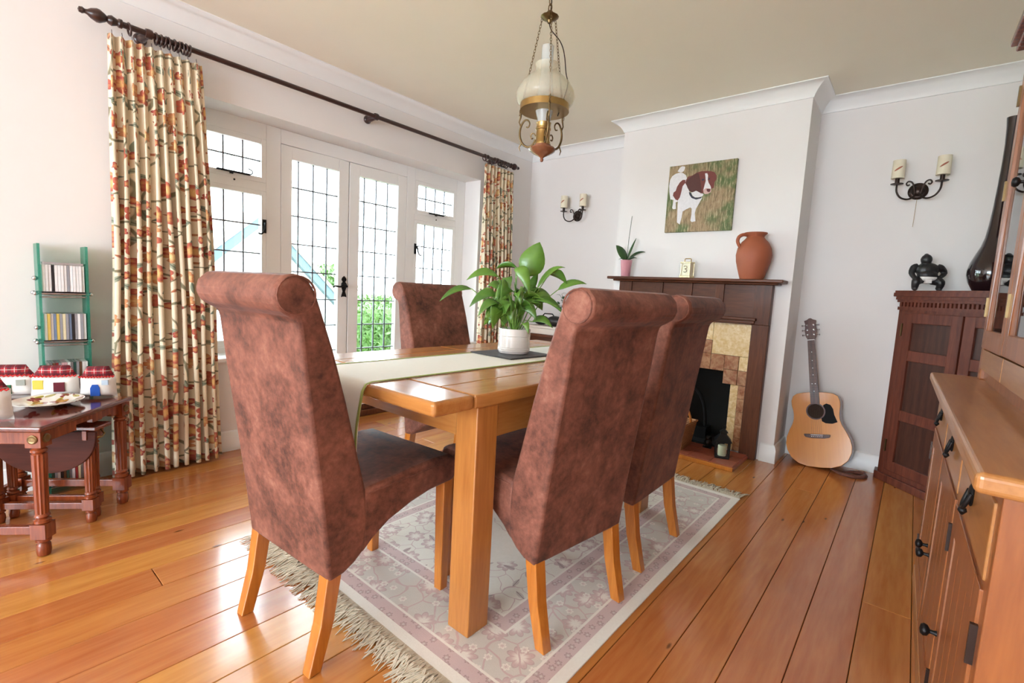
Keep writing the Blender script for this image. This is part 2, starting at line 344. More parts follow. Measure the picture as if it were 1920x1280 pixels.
b = B(); b.box(XB-.2, XB, YR, -.4, 0, ZC+.1).box(XB-.2, XB, 2.8, YO, 0, ZC+.1).box(XB-.2, XB, -.4, 2.8, 0, 0.45).box(XB-.2, XB, -.4, 2.8, 2.25, ZC+.1)
struct(b.done('wall_rear', 'wall'))
struct(B().box(XB-.2, XR+.2, YR-.2, YO, ZC, ZC+.15).done('ceiling', 'ceiling'))
# floor: a dark sub-floor and boards, each board its own piece
fl = struct(B().box(XB-.2, XR+.2, YR-.2, YO+.3, -0.12, -0.02).done('floor', 'gap'))
rnd = random.Random(4)
def plank_mesh(L):
    b = B(); b.box(-L/2, L/2, -0.0717, 0.0717, -0.021, 0); me = b.mesh('plank'); me.materials.append(M['floor']); return me
lens = {}
y = 0.04-5*0.1455; row = 0
while y < 3.46:
    x = XB; cuts = []
    if abs(y-1.9315) < 0.01: cuts = [0.452]
    elif rnd.random() < 0.6: cuts = [rnd.choice([-0.6, -0.2, 2.2, 2.9, 3.3, 0.1])]
    xs = [XB]+cuts+[XR+0.02]
    for a, c in zip(xs, xs[1:]):
        L = round(c-a-0.003, 3)
        if L not in lens: lens[L] = plank_mesh(L)
        o = inst('plank', lens[L], fl, ((a+c)/2, y+0.07275, 0))
        bv = o.modifiers.new('bevel', 'BEVEL'); bv.width = 0.0015; bv.segments = 1
    y += 0.1455; row += 1
# coving and skirting
cov = [(0, ZC), (0.085, ZC), (0.085, ZC-0.006), (0.068, ZC-0.011), (0.045, ZC-0.026), (0.026, ZC-0.046), (0.012, ZC-0.068), (0.006, ZC-0.085), (0, ZC-0.087)]
path = [(XB, YW), (XR, YW), (XR, 2.0), (XF, 2.0), (XF, 0.66), (XR, 0.66), (XR, YR), (XB, YR)]
struct(sweep(path, cov, True).done('trim_1', 'trim', smooth=30))
sk = [(0, 0), (0.018, 0), (0.018, 0.095), (0.014, 0.102), (0.013, 0.110), (0.008, 0.122), (0, 0.128)]
for nm, pth in (('baseboard_window_left', [(XB, YW), (1.50, YW)]), ('baseboard_window_right', [(2.63, YW), (XR, YW), (XR, 2.0), (XF, 2.0), (XF, 1.925)]),
                ('baseboard_recess', [(XF, 0.745), (XF, 0.66), (XR, 0.66), (XR, YR), (XB, YR), (XB, YW)])):
    struct(sweep(pth, sk).done(nm, 'trim', smooth=30))
# firebox
b = B(); b.box(XF+.005, XR-.02, FY0-.02, FY0+.0, 0, FZ+.02).box(XF+.005, XR-.02, FY1, FY1+.02, 0, FZ+.02).box(XR-.04, XR-.02, FY0, FY1, 0, FZ).box(XF+.005, XR-.02, FY0, FY1, FZ, FZ+.02).box(XF-.0, XR-.02, FY0, FY1, 0.0, 0.03)
struct(b.done('trim_firebox', 'soot'))

# ------------------------------------------------------------------ windows and french doors
YD0, YD1 = 3.445, 3.505
pane_cache = {}
def panes(root, x0, x1, z0, z1, xs, zs):
    X = [x0]+xs+[x1]; Z = [z0]+zs+[z1]
    for i in range(len(X)-1):
        for j in range(len(Z)-1):
            w, h = round(X[i+1]-X[i], 3), round(Z[j+1]-Z[j], 3)
            if (w, h) not in pane_cache:
                me = B().box(-w/2, w/2, -.002, .002, -h/2, h/2).mesh('pane'); me.materials.append(M['glass']); pane_cache[(w, h)] = me
            inst('pane', pane_cache[(w, h)], root, ((X[i]+X[i+1])/2, YD0+.03, (Z[j]+Z[j+1])/2))
    b = B()
    for x in xs: b.box(x-.0043, x+.0043, YD0+.024, YD0+.036, z0, z1)
    for z in zs: b.box(x0, x1, YD0+.0235, YD0+.0365, z-.0043, z+.0043)
    b.done('lead_came', 'lead', root)
def sash(root, x0, x1, z0, z1, gx0, gx1, gz0, gz1, name='sash'):
    b = B(); b.box(x0, gx0, YD0, YD1-.01, z0, z1).box(gx1, x1, YD0, YD1-.01, z0, z1).box(gx0, gx1, YD0, YD1-.01, z0, gz0).box(gx0, gx1, YD0, YD1-.01, gz1, z1)
    return b.done(name, 'trim', root, bevel=.004)
def stay(root, x0, x1, z):
    b = B(); b.box(x0, x1-.02, YD0-.022, YD0-.012, z-.006, z+.006)
    b.tube([(x1-.03+.03*sin(t*pi), YD0-.017, z+.018-.018*cos(t*pi)) for t in [i/8 for i in range(9)]], .004, 6)
    b.box(x0+.08, x0+.10, YD0-.012, YD0+.001, z-.012, z+.004); b.ball(((x0+x1)/2, YD0-.004, z-.045), .006); b.done('casement_stay', 'blackiron', root, smooth=40)
def casement_handle(root, x, z, s):
    b = B(); b.box(x-.012, x+.012, YD0-.006, YD0, z-.045, z+.045)
    b.tube([(x, YD0-.02, z+.02), (x+s*.006, YD0-.028, z), (x+s*.012, YD0-.03, z-.03), (x+s*.03, YD0-.03, z-.055), (x+s*.05, YD0-.03, z-.05)], [.007, .008, .006, .005, .006], 8, cr=4)
    b.tube([(x, YD0, z+.02), (x, YD0-.022, z+.02)], .007, 8); b.done('window_handle', 'blackiron', root, smooth=40)
def window(name, x0, x1, lx0, lx1, g0, g1, vx, hs):
    r = sroot(name)
    b = B(); b.box(x0, lx0, YD0, YO-.01, .57, 2.12).box(lx1, x1, YD0, YO-.01, .57, 2.12).box(lx0, lx1, YD0, YO-.01, 2.02, 2.12).box(lx0, lx1, YD0, YO-.01, 1.68, 1.737).box(lx0, lx1, YD0, YO-.01, .57, .64)
    b.done('frame', 'trim', r, bevel=.004)
    sash(r, lx0, lx1, 1.737, 2.02, g0, g1, 1.772, 1.987, 'top_light'); panes(r, g0, g1, 1.772, 1.987, vx, [1.88])
    sash(r, lx0, lx1, .64, 1.68, g0, g1, .68, 1.652, 'casement'); panes(r, g0, g1, .68, 1.652, vx, [.69+.192*i for i in range(1, 5)])
    return r
w1 = window('window_1', .835, 1.535, .925, 1.438, .965, 1.408, [1.07, 1.183, 1.30], 0)
stay(w1, 1.13, 1.345, 1.768); casement_handle(w1, 1.424, 1.45, -1)
w2 = window('window_2', 2.605, 3.29, 2.69, 3.18, 2.725, 3.145, [2.83, 2.94, 3.05], 0)
stay(w2, 2.84, 3.03, 1.757); casement_handle(w2, 2.708, 1.43, 1)
for nm, x0, x1 in (('trim_2', .80, 1.52), ('trim_3', 2.62, 3.32)):
    struct(B().box(x0, x1, YW-.035, YD0+.005, .57, .598).done(nm, 'trim', bevel=.008))
d = sroot('door_1')
B().box(1.535, 2.605, YD0, YO-.01, 2.025, 2.12).done('frame', 'trim', d, bevel=.004)
for k, (x0, x1, g0, g1, vx) in enumerate(((1.537, 2.054, 1.612, 1.972, [1.67, 1.78, 1.887]), (2.060, 2.603, 2.148, 2.515, [2.205, 2.315, 2.424]))):
    sash(d, x0, x1, .10, 2.022, g0, g1, .36, 1.935, 'door_leaf'); panes(d, g0, g1, .36, 1.935, vx, [1.750-.197*i for i in range(7)])
B().box(2.048, 2.066, YD0+.02, YD0+.045, .10, 2.022).done('meeting_seal', 'bronze', d)
hx = 2.022
b = B(); b.prism([(hx-.012, .99), (hx-.022, .985), (hx-.02, 1.0), (hx-.010, 1.03), (hx-.02, 1.06), (hx-.022, 1.09), (hx-.010, 1.105), (hx-.02, 1.12), (hx-.016, 1.135), (hx, 1.15), (hx+.016, 1.135), (hx+.02, 1.12), (hx+.010, 1.105), (hx+.022, 1.09), (hx+.02, 1.06), (hx+.010, 1.03), (hx+.02, 1.0), (hx+.022, .985), (hx+.012, .99)], YD0-.006, YD0, 'y')
b.ball((hx, YD0-.012, 1.078), .02, (1, .6, 1)); b.tube([(hx, YD0-.01, 1.07), (hx, YD0-.05, 1.07), (hx-.03, YD0-.055, 1.078), (hx-.06, YD0-.055, 1.066), (hx-.10, YD0-.05, 1.07), (hx-.115, YD0-.045, 1.06)], [.008, .008, .009, .007, .006, .007], 8, cr=4)
b.done('lever_handle', 'blackiron', d, smooth=40)
b = B(); b.box(1.50, 2.63, YD0-.02, YO+.05, 0.0, .05).box(1.50, 2.63, YD0+.01, YO+.05, .05, .098)
b.done('threshold', 'darkoak_y', d, bevel=.006)

b = B()
for y_ in (-.4, .65, 1.7, 2.74): b.box(XB-.12, XB-.06, y_, y_+.06, .45, 2.25)
for z_ in (.45, 1.7, 2.19): b.box(XB-.12, XB-.06, -.4, 2.8, z_, z_+.06)
b.done('frame', 'trim', sroot('window_3'), bevel=.004)
# ------------------------------------------------------------------ outside
lawn = NT('lawn'); lawn.bsdf(lawn.mix(lawn.noise(lawn.coord(), 6, 4)[0], srgb(50, 80, 30), srgb(80, 104, 50)), 0.9); M['lawn'] = lawn.m
struct(B().box(-30, 40, YO+.05, 60, -.35, -.30).done('ground_outside', 'lawn'))
M['render'] = plain('white_render', srgb(240, 240, 238), .85, var=.02); M['barge'] = plain('blue_grey_bargeboard', srgb(64, 80, 90), .5)
M['rooftile'] = plain('pale_roof_tile', srgb(190, 178, 166), .8, var=.2, nscale=12)
g = thing('garage', 'white rendered garage with grey bargeboards seen through the french doors', 'garage', (2.84, 7, -.3))
B().prism([(-2.3, 0), (1.12, 0), (1.12, 1.08), (0, 2.2), (-2.3, .1)], 0, .25).done('gable_wall', 'render', g)
for pts in ([(0, 2.27), (0, 2.12), (-2.4, -.09), (-2.4, .06)], [(0, 2.27), (1.22, 1.07), (1.22, .92), (0, 2.12)]):
    B().prism(pts, -.1, 0).done('bargeboard', 'barge', g)
B().prism([(0, 2.27), (0, 2.33), (1.27, 1.08), (1.27, 1.02)], -.12, 2.2).done('roof_slope', 'rooftile', g)
B().prism([(0, 2.27), (0, 2.33), (-2.45, .12), (-2.45, .06)], -.12, 2.2).done('roof_slope', 'rooftile', g)
rnd = random.Random(2)
M['hedge'] = leafmat('hedge_leaf', srgb(50, 84, 26), srgb(92, 118, 50), .6)
def leafcloud(name, cx, cy, cz, sx, sy, sz, n, size, parent=None):
    vs, fs = [], []
    for i in range(n):
        while True:
            p = Vector((rnd.uniform(-1, 1), rnd.uniform(-1, 1), rnd.uniform(-1, 1)))
            if abs(p.x)**4+abs(p.y)**4+abs(p.z)**4 < 1: break
        p = Vector((cx+p.x*sx, cy+p.y*sy, cz+p.z*sz)); q = Euler((rnd.uniform(0, 6), rnd.uniform(0, 6), rnd.uniform(0, 6))).to_matrix(); k = len(vs); s = size*rnd.uniform(.6, 1.3)
        vs += [p+q @ Vector(v)*s for v in ((-1, 0, 0), (0, -.45, .1), (1, 0, 0), (0, .45, .1))]; fs.append((k, k+1, k+2, k+3))
    me = bpy.data.meshes.new(name); me.from_pydata(vs, [], fs); me.materials.append(M['hedge']); return finish(name, me, parent)
h = thing('hedge', 'bright green leafy hedge outside the right french door', 'hedge', (0, 0, 0))
leafcloud('foliage', 6.5, 8.4, .25, 1.9, .6, .62, 9000, .05, h)
B().box(4.85, 8.0, 8.1, 8.7, -.3, .65).done('inner_growth', 'hedge', h, bevel=.15)
t = thing('garden_shrub', 'pale green shrub beyond the garage roof outside', 'shrub', (0, 0, 0))
leafcloud('foliage', 5.4, 11.0, .75, 1.2, .8, .75, 4000, .07, t)
B().tube([(5.2, 11, -.3), (5.2, 11, .8)], .08).done('stem', 'darkoak', t)
# ------------------------------------------------------------------ dining chairs
def chair(name, label, x, y, z, head):
    t = thing(name, label, 'chair', (x, y, z), radians(head), 'scroll back dining chairs')
    w = .225
    back = [(0, .262), (.05, .268), (.085, .285), (.118, .31), (.135, .40), (.13, .50), (.105, .62), (.075, .77), (.04, .92), (.008, 1.03),
            (-.004, 1.07), (-.022, 1.100), (-.052, 1.117), (-.085, 1.110), (-.108, 1.088), (-.117, 1.058), (-.106, 1.028), (-.08, 1.012), (-.062, 1.004),
            (-.056, .98), (-.047, .85), (-.03, .65), (-.014, .45)]
    back = [(x_-.042*max(0, z_-.30)/.78, z_) for x_, z_ in back]
    o = B().prism(back, -w, w).done('backrest', 'suede', t, smooth=32, bevel=.012, bseg=3)
    seat = [(.11, .30), (.15, .335), (.21, .37), (.30, .398), (.38, .413), (.497, .418), (.510, .44), (.515, .475), (.502, .503), (.475, .516), (.40, .520), (.30, .514), (.16, .503), (.11, .50)]
    s = B().prism(seat, -w, w).done('seat', 'suede', t, smooth=32, bevel=.012, bseg=3)
    for sg in (-1, 1):   # stitched seams
        b = B(); b.tube([(.128, sg*(w+.0005), .485), (.30, sg*(w+.0005), .489), (.40, sg*(w+.0005), .494), (.505, sg*(w-.006), .482)], .0022, 6); b.done('seam', 'suede', s)
        b = B(); b.tube([(-.098+.05*cos(a), sg*(w-.002), 1.063+.047*sin(a)) for a in [2*pi*i/20 for i in range(20)]], .0028, 6, closed=True); b.done('scroll_piping', 'suede', o)
    for sg in (-1, 1):
        yy = sg*.197
        b = B(); b.hexa([(-.052, yy-.018, 0), (-.014, yy-.018, 0), (-.014, yy+.018, 0), (-.052, yy+.018, 0)], [(-.018, yy-.021, .14), (.024, yy-.021, .14), (.024, yy+.021, .14), (-.018, yy+.021, .14)])
        b.hexa([(-.018, yy-.021, .14), (.024, yy-.021, .14), (.024, yy+.021, .14), (-.018, yy+.021, .14)], [(.004, yy-.022, .30), (.05, yy-.022, .30), (.05, yy+.022, .30), (.004, yy+.022, .30)])
        b.done('leg', 'legoak', t, bevel=.003)
        b = B(); b.hexa([(.461, yy-.017, 0), (.495, yy-.017, 0), (.495, yy+.017, 0), (.461, yy+.017, 0)], [(.454, yy-.022, .43), (.499, yy-.022, .43), (.499, yy+.022, .43), (.454, yy+.022, .43)])
        b.done('leg', 'legoak', t, bevel=.003)
    return t
chair('dining_chair', 'brown suede scroll back chair at the near end of the table, closest to the curtain', .640, 1.392, 0, 3.9)
chair('dining_chair', 'brown suede scroll back chair on the near long side, beside the nearest table leg', 1.342, .775, .006, 83)
chair('dining_chair', 'brown suede scroll back chair on the near long side, closer to the fireplace', 1.962, .782, .006, 91)
chair('dining_chair', 'brown suede scroll back chair on the window side of the table, facing the room', 1.868, 2.135, .006, 270)

# ------------------------------------------------------------------ dining table
t = thing('dining_table', 'honey oak dining table with thick square legs standing on the rug', 'table', (0, 0, .006))
TX0, TX1, TY0, TY1 = .832, 2.52, .958, 1.905
for nm, x0, x1 in (('end_board', TX0, .990), ('end_board', TX1-.158, TX1)):
    B().box(x0, x1, TY0, TY1, .742, .786).done(nm, 'oak_y', t, bevel=.012, bseg=4)
ys = [TY0, 1.115, 1.275, 1.43, 1.59, 1.75, TY1]
for xa, xb in ((.991, 1.676), (1.677, TX1-.159)):
    for a, c in zip(ys, ys[1:]):
        o = B().box(xa, xb, a+.0006, c-.0006, .743, .786).done('top_plank', 'oak_x', t, bevel=.0025 if a > TY0 and c < TY1 else .006)
for lx in (1.012, 2.245):
    for ly in (.966, 1.805):
        B().box(lx, lx+.093, ly, ly+.093, 0, .743).done('leg', 'oak', t, bevel=.004)
B().box(1.10, 2.25, .985, 1.01, .63, .743).done('apron', 'oak_x', t); B().box(1.10, 2.25, 1.855, 1.88, .63, .743).done('apron', 'oak_x', t)
B().box(1.035, 1.06, 1.055, 1.81, .63, .743).done('apron', 'oak_y', t); B().box(2.295, 2.32, 1.055, 1.81, .63, .743).done('apron', 'oak_y', t)

# runner
M['runner'] = plain('ivory_runner_cloth', srgb(247, 245, 237), .8, var=.03, nscale=90, bstr=.05)
M['lime'] = plain('lime_green_binding', srgb(168, 178, 96), .75, var=.12, nscale=120)
tz = .7935
def runner_pt(sx, v):       # sx: distance along, from the hanging hem
    hang = .255
    y = 1.272+v*.365
    if sx < hang:
        k = 1-sx/hang; flare = .045*k*k
        return Vector((.822-.012*sin(k*pi)-.018*k*k+.008*sin(v*9+k*3)*k, y+(.5-v)*flare+.012*sin(k*4)*k, tz-.008-hang+sx+.018*k*sin(v*4)))
    x = .826+(sx-hang)
    return Vector((x, y-.012*(x-.83), tz+(-.005 if sx-hang < .006 else 0)))
def sheet(name, mat, s0, s1, v0, v1, ns, nv, off, parent, thick):
    vs = []; fs = []
    for i in range(ns+1):
        for j in range(nv+1):
            p = runner_pt(s0+(s1-s0)*i/ns, v0+(v1-v0)*j/nv); sx = s0+(s1-s0)*i/ns
            p += Vector((-off if sx < .255 else 0, 0, off if sx >= .25 else 0)); vs.append(p)
    for i in range(ns):
        for j in range(nv): k = i*(nv+1)+j; fs.append((k, k+1, k+nv+2, k+nv+1))
    me = bpy.data.meshes.new(name); me.from_pydata(vs, [], fs); me.materials.append(M[mat])
    o = finish(name, me, parent, smooth=50); sm = o.modifiers.new('solid', 'SOLIDIFY'); sm.thickness = thick; sm.offset = 0; return o
r = thing('table_runner', 'ivory table runner with lime green edging hanging off the near table end', 'table runner', (0, 0, 0))
sheet('cloth', 'runner', 0, 1.95, 0, 1, 90, 16, 0, r, .002)
sheet('edging', 'lime', 0, 1.95, 0, .028, 90, 1, .0012, r, .0035); sheet('edging', 'lime', 0, 1.95, .972, 1, 90, 1, .0012, r, .0035); sheet('hem', 'lime', 0, .02, 0, 1, 2, 16, .0012, r, .0035)
for (sx, v) in ((.14, .37), (.20, .60), (.07, .66), (.10, .16)):
    p = runner_pt(sx, v); pts = [(p.y+(.018 if i % 2 == 0 else .006)*cos(i*pi/5), p.z+(.024 if i % 2 == 0 else .008)*sin(i*pi/5+.3)) for i in range(10)]
    B().prism(pts, p.x-.006, p.x-.003, 'x').done('star_motif', 'black_matt', r)

# ------------------------------------------------------------------ rug
def _rug():
    m = NT('oriental_rug'); tc = m.coord('Object'); sp = m.n('ShaderNodeSeparateXYZ', Vector=tc); ax = m.math('ABSOLUTE', sp.outputs[0]); ay = m.math('ABSOLUTE', sp.outputs[1])
    hx, hy = .99, .705; dx = m.math('SUBTRACT', hx, ax); dy = m.math('SUBTRACT', hy, ay); dd = m.math('MINIMUM', dx, dy)
    cream = srgb(226, 218, 204); pink = srgb(200, 168, 165); grey = srgb(206, 198, 187); dusk = srgb(170, 136, 134); ivory = srgb(234, 226, 214)
    bord = flowers(m, tc, 8.5, .42, 8, 3.0, .9, ivory, pink, grey); bord = vines(m, tc, 11.0, 1.0, .05, pink, bord); bord = flowers(m, tc, 17.0, .3, 6, 7.0, .5, pink, ivory, bord)
    guard = flowers(m, tc, 26.0, .38, 6, 5.0, .9, ivory, dusk, pink)
    field = vines(m, tc, 14.0, 6.0, .035, pink, cream); field = flowers(m, tc, 9.0, .42, 7, 11.0, .7, ivory, pink, field); field = leaves(m, tc, 13, .36, .14, 3.0, .5, dusk, grey, field)
    el = m.vmath('LENGTH', m.n('ShaderNodeCombineXYZ', X=m.math('DIVIDE', sp.outputs[0], .60), Y=m.math('DIVIDE', sp.outputs[1], .36)).outputs[0])
    wob = m.math('ADD', el, m.math('MULTIPLY', m.noise(tc, 9, 2)[0], .25)); plainf = m.mix(m.step(wob, 1.05, 1.0), field, m.mix(m.noise(tc, 40, 2)[0], cream, ivory))
    med = m.mix(m.step(el, .42, .40), plainf, field)
    c = m.mix(m.math('GREATER_THAN', dd, .036), ivory, guard); c = m.mix(m.math('GREATER_THAN', dd, .085), c, bord); c = m.mix(m.math('GREATER_THAN', dd, .255), c, guard); c = m.mix(m.math('GREATER_THAN', dd, .31), c, med)
    for q in (.088, .252, .31): c = m.mix(m.step(m.math('ABSOLUTE', m.math('SUBTRACT', dd, q)), .006, .003), c, ivory)
    c = m.mix(m.math('MULTIPLY', m.noise(tc, 120, 3)[0], .35), c, srgb(200, 186, 172)); n2 = m.noise(tc, 400, 2)[0]
    m.bsdf(c, .95, bump=n2, bstr=.3, bdist=.002, Sheen__Weight=.2); return m.m
M['rug'] = _rug(); M['fringe'] = plain('cotton_fringe', srgb(206, 192, 170), .95, var=.15, nscale=60)
rg = tag(B().box(-.995, .995, -.7075, .7075, 0, .006).done('rug', 'rug', bevel=.002), 'pale pink and grey oriental rug with cream fringes under the dining table', 'rug'); rg.location = (1.855, 1.3525, 0)
rnd = random.Random(8)
for sg in (-1, 1):
    b = B(); n = 620
    for i in range(n):
        yy = -.70+1.40*i/n+rnd.uniform(-.003, .003); L = rnd.uniform(.055, .125); bend = rnd.uniform(-.04, .04); c = rnd.uniform(0, .008)
        b.tube([(sg*.99, yy, .004), (sg*(.99+L*.4), yy+bend*.3+rnd.uniform(-.01, .01), .005+c), (sg*(.99+L*.75), yy+bend*.7, .004+c*.7), (sg*(.99+L), yy+bend, .002)], [.0032, .003, .0024, .0012], 4)
    o = b.done('fringe', 'fringe', rg); o['kind'] = 'stuff'

# ------------------------------------------------------------------ curtains, pole, rings
def curtain(label, xt0, xt1, xb0, xb1, zt, zb, nf, seed, yc):
    rnd = random.Random(seed); t = thing('curtain', label, 'curtain', (0, 0, 0), 0, 'floral curtains'); ns = nf*18; nz = 46
    ph = [rnd.uniform(-.5, .5) for _ in range(nf+2)]; am = [rnd.uniform(.75, 1.2) for _ in range(nf+2)]
    vs = []; fs = []; us = []
    clothw = (xb1-xb0)*2.1
    for j in range(nz+1):
        k = j/nz; z = zt+(zb-zt)*k; x0 = xt0+(xb0-xt0)*k**1.3; x1 = xt1+(xb1-xt1)*k**.8
        A = .020+.030*min(1, k*2.2)
        for i in range(ns+1):
            s = i/ns; f = s*nf; q = int(min(nf-1, f)); p = 2*pi*f+ph[q]*.0
            amp = A*(am[q]*(1-(f-q))+am[q+1]*(f-q))
            yy = yc-amp*sin(p)+.006*sin(5*s+k*4); xx = x0+(x1-x0)*s+amp*.34*sin(2*p)+.006*sin(k*7+ph[q]*6)*min(1, k*2)
            if k < .10: yy = yc-(amp*sin(p)*.8+.012*sin(3*p)*(1-k*10))
            vs.append((xx, yy, z-.012*(0 if k < .95 else sin(p)*(k-.95)*20*.4))); us.append((s*clothw, z))
    for j in range(nz):
        for i in range(ns): a = j*(ns+1)+i; fs.append((a, a+1, a+ns+2, a+ns+1))
    me = bpy.data.meshes.new('cloth'); me.from_pydata(vs, [], fs); me.materials.append(M['curtain'])
    uvl = me.uv_layers.new(name='UVMap')
    for l in me.loops: uvl.data[l.index].uv = us[l.vertex_index]
    o = finish('cloth', me, t, smooth=180); sm = o.modifiers.new('solid', 'SOLIDIFY'); sm.thickness = .003
    b = B()
    for i in range(nf): x = xt0+(xt1-xt0)*(i+.5)/nf; b.tube([(x, yc+.012, zt-.03), (x, yc+.016, zt+.01), (x, YROD, zt+.034)], .0013, 5)
    b.done('hook', 'chrome', t)
    return t
YROD, ZROD = 3.15, 2.31
curtain('long cream floral curtain at the left end of the pole, beside the disc rack', .565, .965, .53, 1.05, 2.235, .022, 10, 3, 3.125)
curtain('cream floral curtain at the right end of the pole, behind the peace lily', 3.215, 3.62, 3.235, 3.665, 2.24, .022, 9, 7, 3.125)
Rx = Matrix.Rotation(radians(90), 3, 'Y')
p = thing('curtain_pole', 'dark wooden curtain pole with turned finials above the french doors', 'curtain pole', (0, 0, 0))
B().tube([(.60, YROD, ZROD), (3.56, YROD, ZROD)], .0145, 16).done('pole', 'pole', p, smooth=40)
fin = [(.0145, 0), (.021, .004), (.021, .016), (.015, .022), (.019, .032), (.024, .044), (.019, .056), (.013, .062), (.020, .07), (.030, .088), (.031, .10), (.022, .122), (.012, .134), (.010, .142), (.015, .152), (.012, .164), (.001, .168)]
B().lathe(fin, (3.555, YROD, ZROD), 20, Rx).done('finial', 'pole', p, smooth=40)
B().lathe(fin, (.63, YROD, ZROD), 20, Matrix.Rotation(radians(-90), 3, 'Y')).done('finial', 'pole', p, smooth=40)
for x in (.735, 2.085, 3.41):
    b = B(); b.lathe([(.014, -.016), (.022, -.014), (.024, 0), (.022, .014), (.014, .016)], (x, YROD, ZROD), 18, Rx); b.tube([(x-.02, YW, ZROD-.012), (x-.012, YROD+.02, ZROD-.012), (x, YROD, ZROD-.006)], [.024, .016, .014], 14); b.ball((x-.02, YW-.015, ZROD-.012), .03, (1, .6, 1))
    b.done('bracket', 'pole', p, smooth=40)
ringpts = lambda x, tl: [(x+tl*.03*sin(a), YROD+.026*cos(a), ZROD-.011+.027*sin(a)) for a in [2*pi*i/20 for i in range(20)]]
lx = [.655, .765, .785, .803, .820, .845, .865, .882, .898, .914]
for i, x in enumerate(lx):
    o = B().tube(ringpts(x, ((i*37) % 7-3)*.05), .0048, 8, closed=True).done('curtain_ring', 'pole', smooth=60)
    tag(o, f'dark wooden curtain ring on the left of the pole, {ordinal(i)} from the left finial', 'curtain ring', 'rings of the left curtain')
for i, x in enumerate([3.235, 3.27, 3.36, 3.44, 3.46, 3.48, 3.505, 3.53]):
    o = B().tube(ringpts(x, ((i*31) % 7-3)*.05), .0048, 8, closed=True).done('curtain_ring', 'pole', smooth=60)
    tag(o, f'dark wooden curtain ring on the right of the pole, {ordinal(7-i)} from the right finial', 'curtain ring', 'rings of the right curtain')
# ------------------------------------------------------------------ fireplace
fp = thing('fireplace_surround', 'dark oak fireplace surround with mantel shelf and stepped tiles', 'fireplace', (0, 0, 0))
XS = 3.645
def pw(z): return 0.0
for y0, y1 in ((.762, .872), (1.80, 1.91)):
    B().box(XS, XF-.001, y0, y1, 0, .96).done('post', 'darkoak', fp, bevel=.004)
B().box(XS, XF-.001, .762, 1.91, .96, 1.235).done('frieze', 'darkoak_y', fp, bevel=.003)
B().box(XS-.012, XS+.001, .762, .872, .96, 1.235).done('stile', 'darkoak', fp, bevel=.002)
B().box(XS-.012, XS+.001, 1.80, 1.91, .96, 1.235).done('stile', 'darkoak', fp, bevel=.002)
for yc_ in (1.105, 1.335, 1.565): B().box(XS-.012, XS+.001, yc_-.03, yc_+.03, .985, 1.235).done('stile', 'darkoak', fp, bevel=.002)
b = B(); b.box(XS-.012, XS+.001, .872, 1.80, .955, .985); b.done('rail', 'darkoak_y', fp, bevel=.002)
b = B(); b.box(XS-.05, XS, .84, 1.83, .985, 1.005).box(XS-.03, XS, .85, 1.82, .965, .985); b.done('inner_shelf', 'darkoak_y', fp, bevel=.004)
b = B(); b.box(3.545, XF-.001, .685, 1.985, 1.248, 1.27).box(3.585, XF-.001, .72, 1.95, 1.235, 1.248); b.done('mantel_shelf', 'darkoak_y', fp, bevel=.006)
def _tile(name, c1, c2, sc):
    m = NT(name); v = m.coord('Object'); info = m.n('ShaderNodeObjectInfo'); v = m.vmath('ADD', v, m.vmath('SCALE', (3, 5, 7), sc=info.outputs['Random']))
    n1 = m.noise(v, sc, 5, .65, .5)[0]; m.bsdf(m.ramp(n1, [(.35, c1), (.65, c2)]), .25, bump=n1, bstr=.05, Coat__Weight=.3); return m.m
M['tile_brown'] = _tile('mottled_brown_tile', srgb(132, 76, 46), srgb(186, 140, 104), 22); M['tile_cream'] = _tile('mottled_cream_tile', srgb(206, 168, 112), srgb(234, 210, 164), 40)
mid = 1.335
def tile(y0, y1, z0, z1, mt, proud):
    B().box(XF-.02-proud, XF-.001, y0+.0008, y1-.0008, z0+.0008, z1-.0008).done('tile', mt, fp, bevel=.002)
for sgn in (1, -1):
    Y = lambda a: mid-sgn*(mid-a)
    def T(a, c, z0, z1, mt, pr):
        y0, y1 = sorted((Y(a), Y(c))); tile(y0, y1, z0, z1, mt, pr)
    T(.872, 1.135, .72, .96, 'tile_cream', 0); T(.872, .938, .617, .72, 'tile_cream', 0)
    T(1.135, 1.335, .82, .96, 'tile_cream', 0)
    T(1.135, 1.235, .72, .82, 'tile_brown', .004); T(1.235, 1.335, .72, .82, 'tile_brown', .004)
    T(.938, 1.036, .617, .72, 'tile_brown', .004); T(1.036, 1.135, .60, .72, 'tile_brown', .004)
    T(1.135, 1.235, .60, .72, 'tile_brown', .004); T(1.235, 1.335, .60, .72, 'tile_brown', .004)
    T(.872, .938, .51, .617, 'tile_brown', .004); T(.938, 1.036, .51, .617, 'tile_brown', .006)
    for k in range(5): T(.872, .925, .03+.096*k, .03+.096*(k+1), 'tile_brown', .004)
    for k in range(2): T(.925, .980, .03+.24*k, .03+.24*(k+1), 'tile_cream', 0)
hearth = thing('hearth', 'terracotta tiled hearth slab in front of the fireplace', 'hearth', (0, 0, 0))
B().box(3.275, XS-.001, .805, 1.865, 0, .022).done('slab', 'quarry', hearth, bevel=.003)
for i in range(3):
    for j in range(7):
        x0 = 3.292+i*.118; y0 = .812+j*.1495
        B().box(x0+.0015, x0+.1165, y0+.0015, y0+.148, .020, .031).done('tile', 'quarry', hearth, bevel=.002)
B().box(3.270, 3.290, .805, 1.865, 0, .027).done('edge_strip', 'legoak', hearth, bevel=.004)
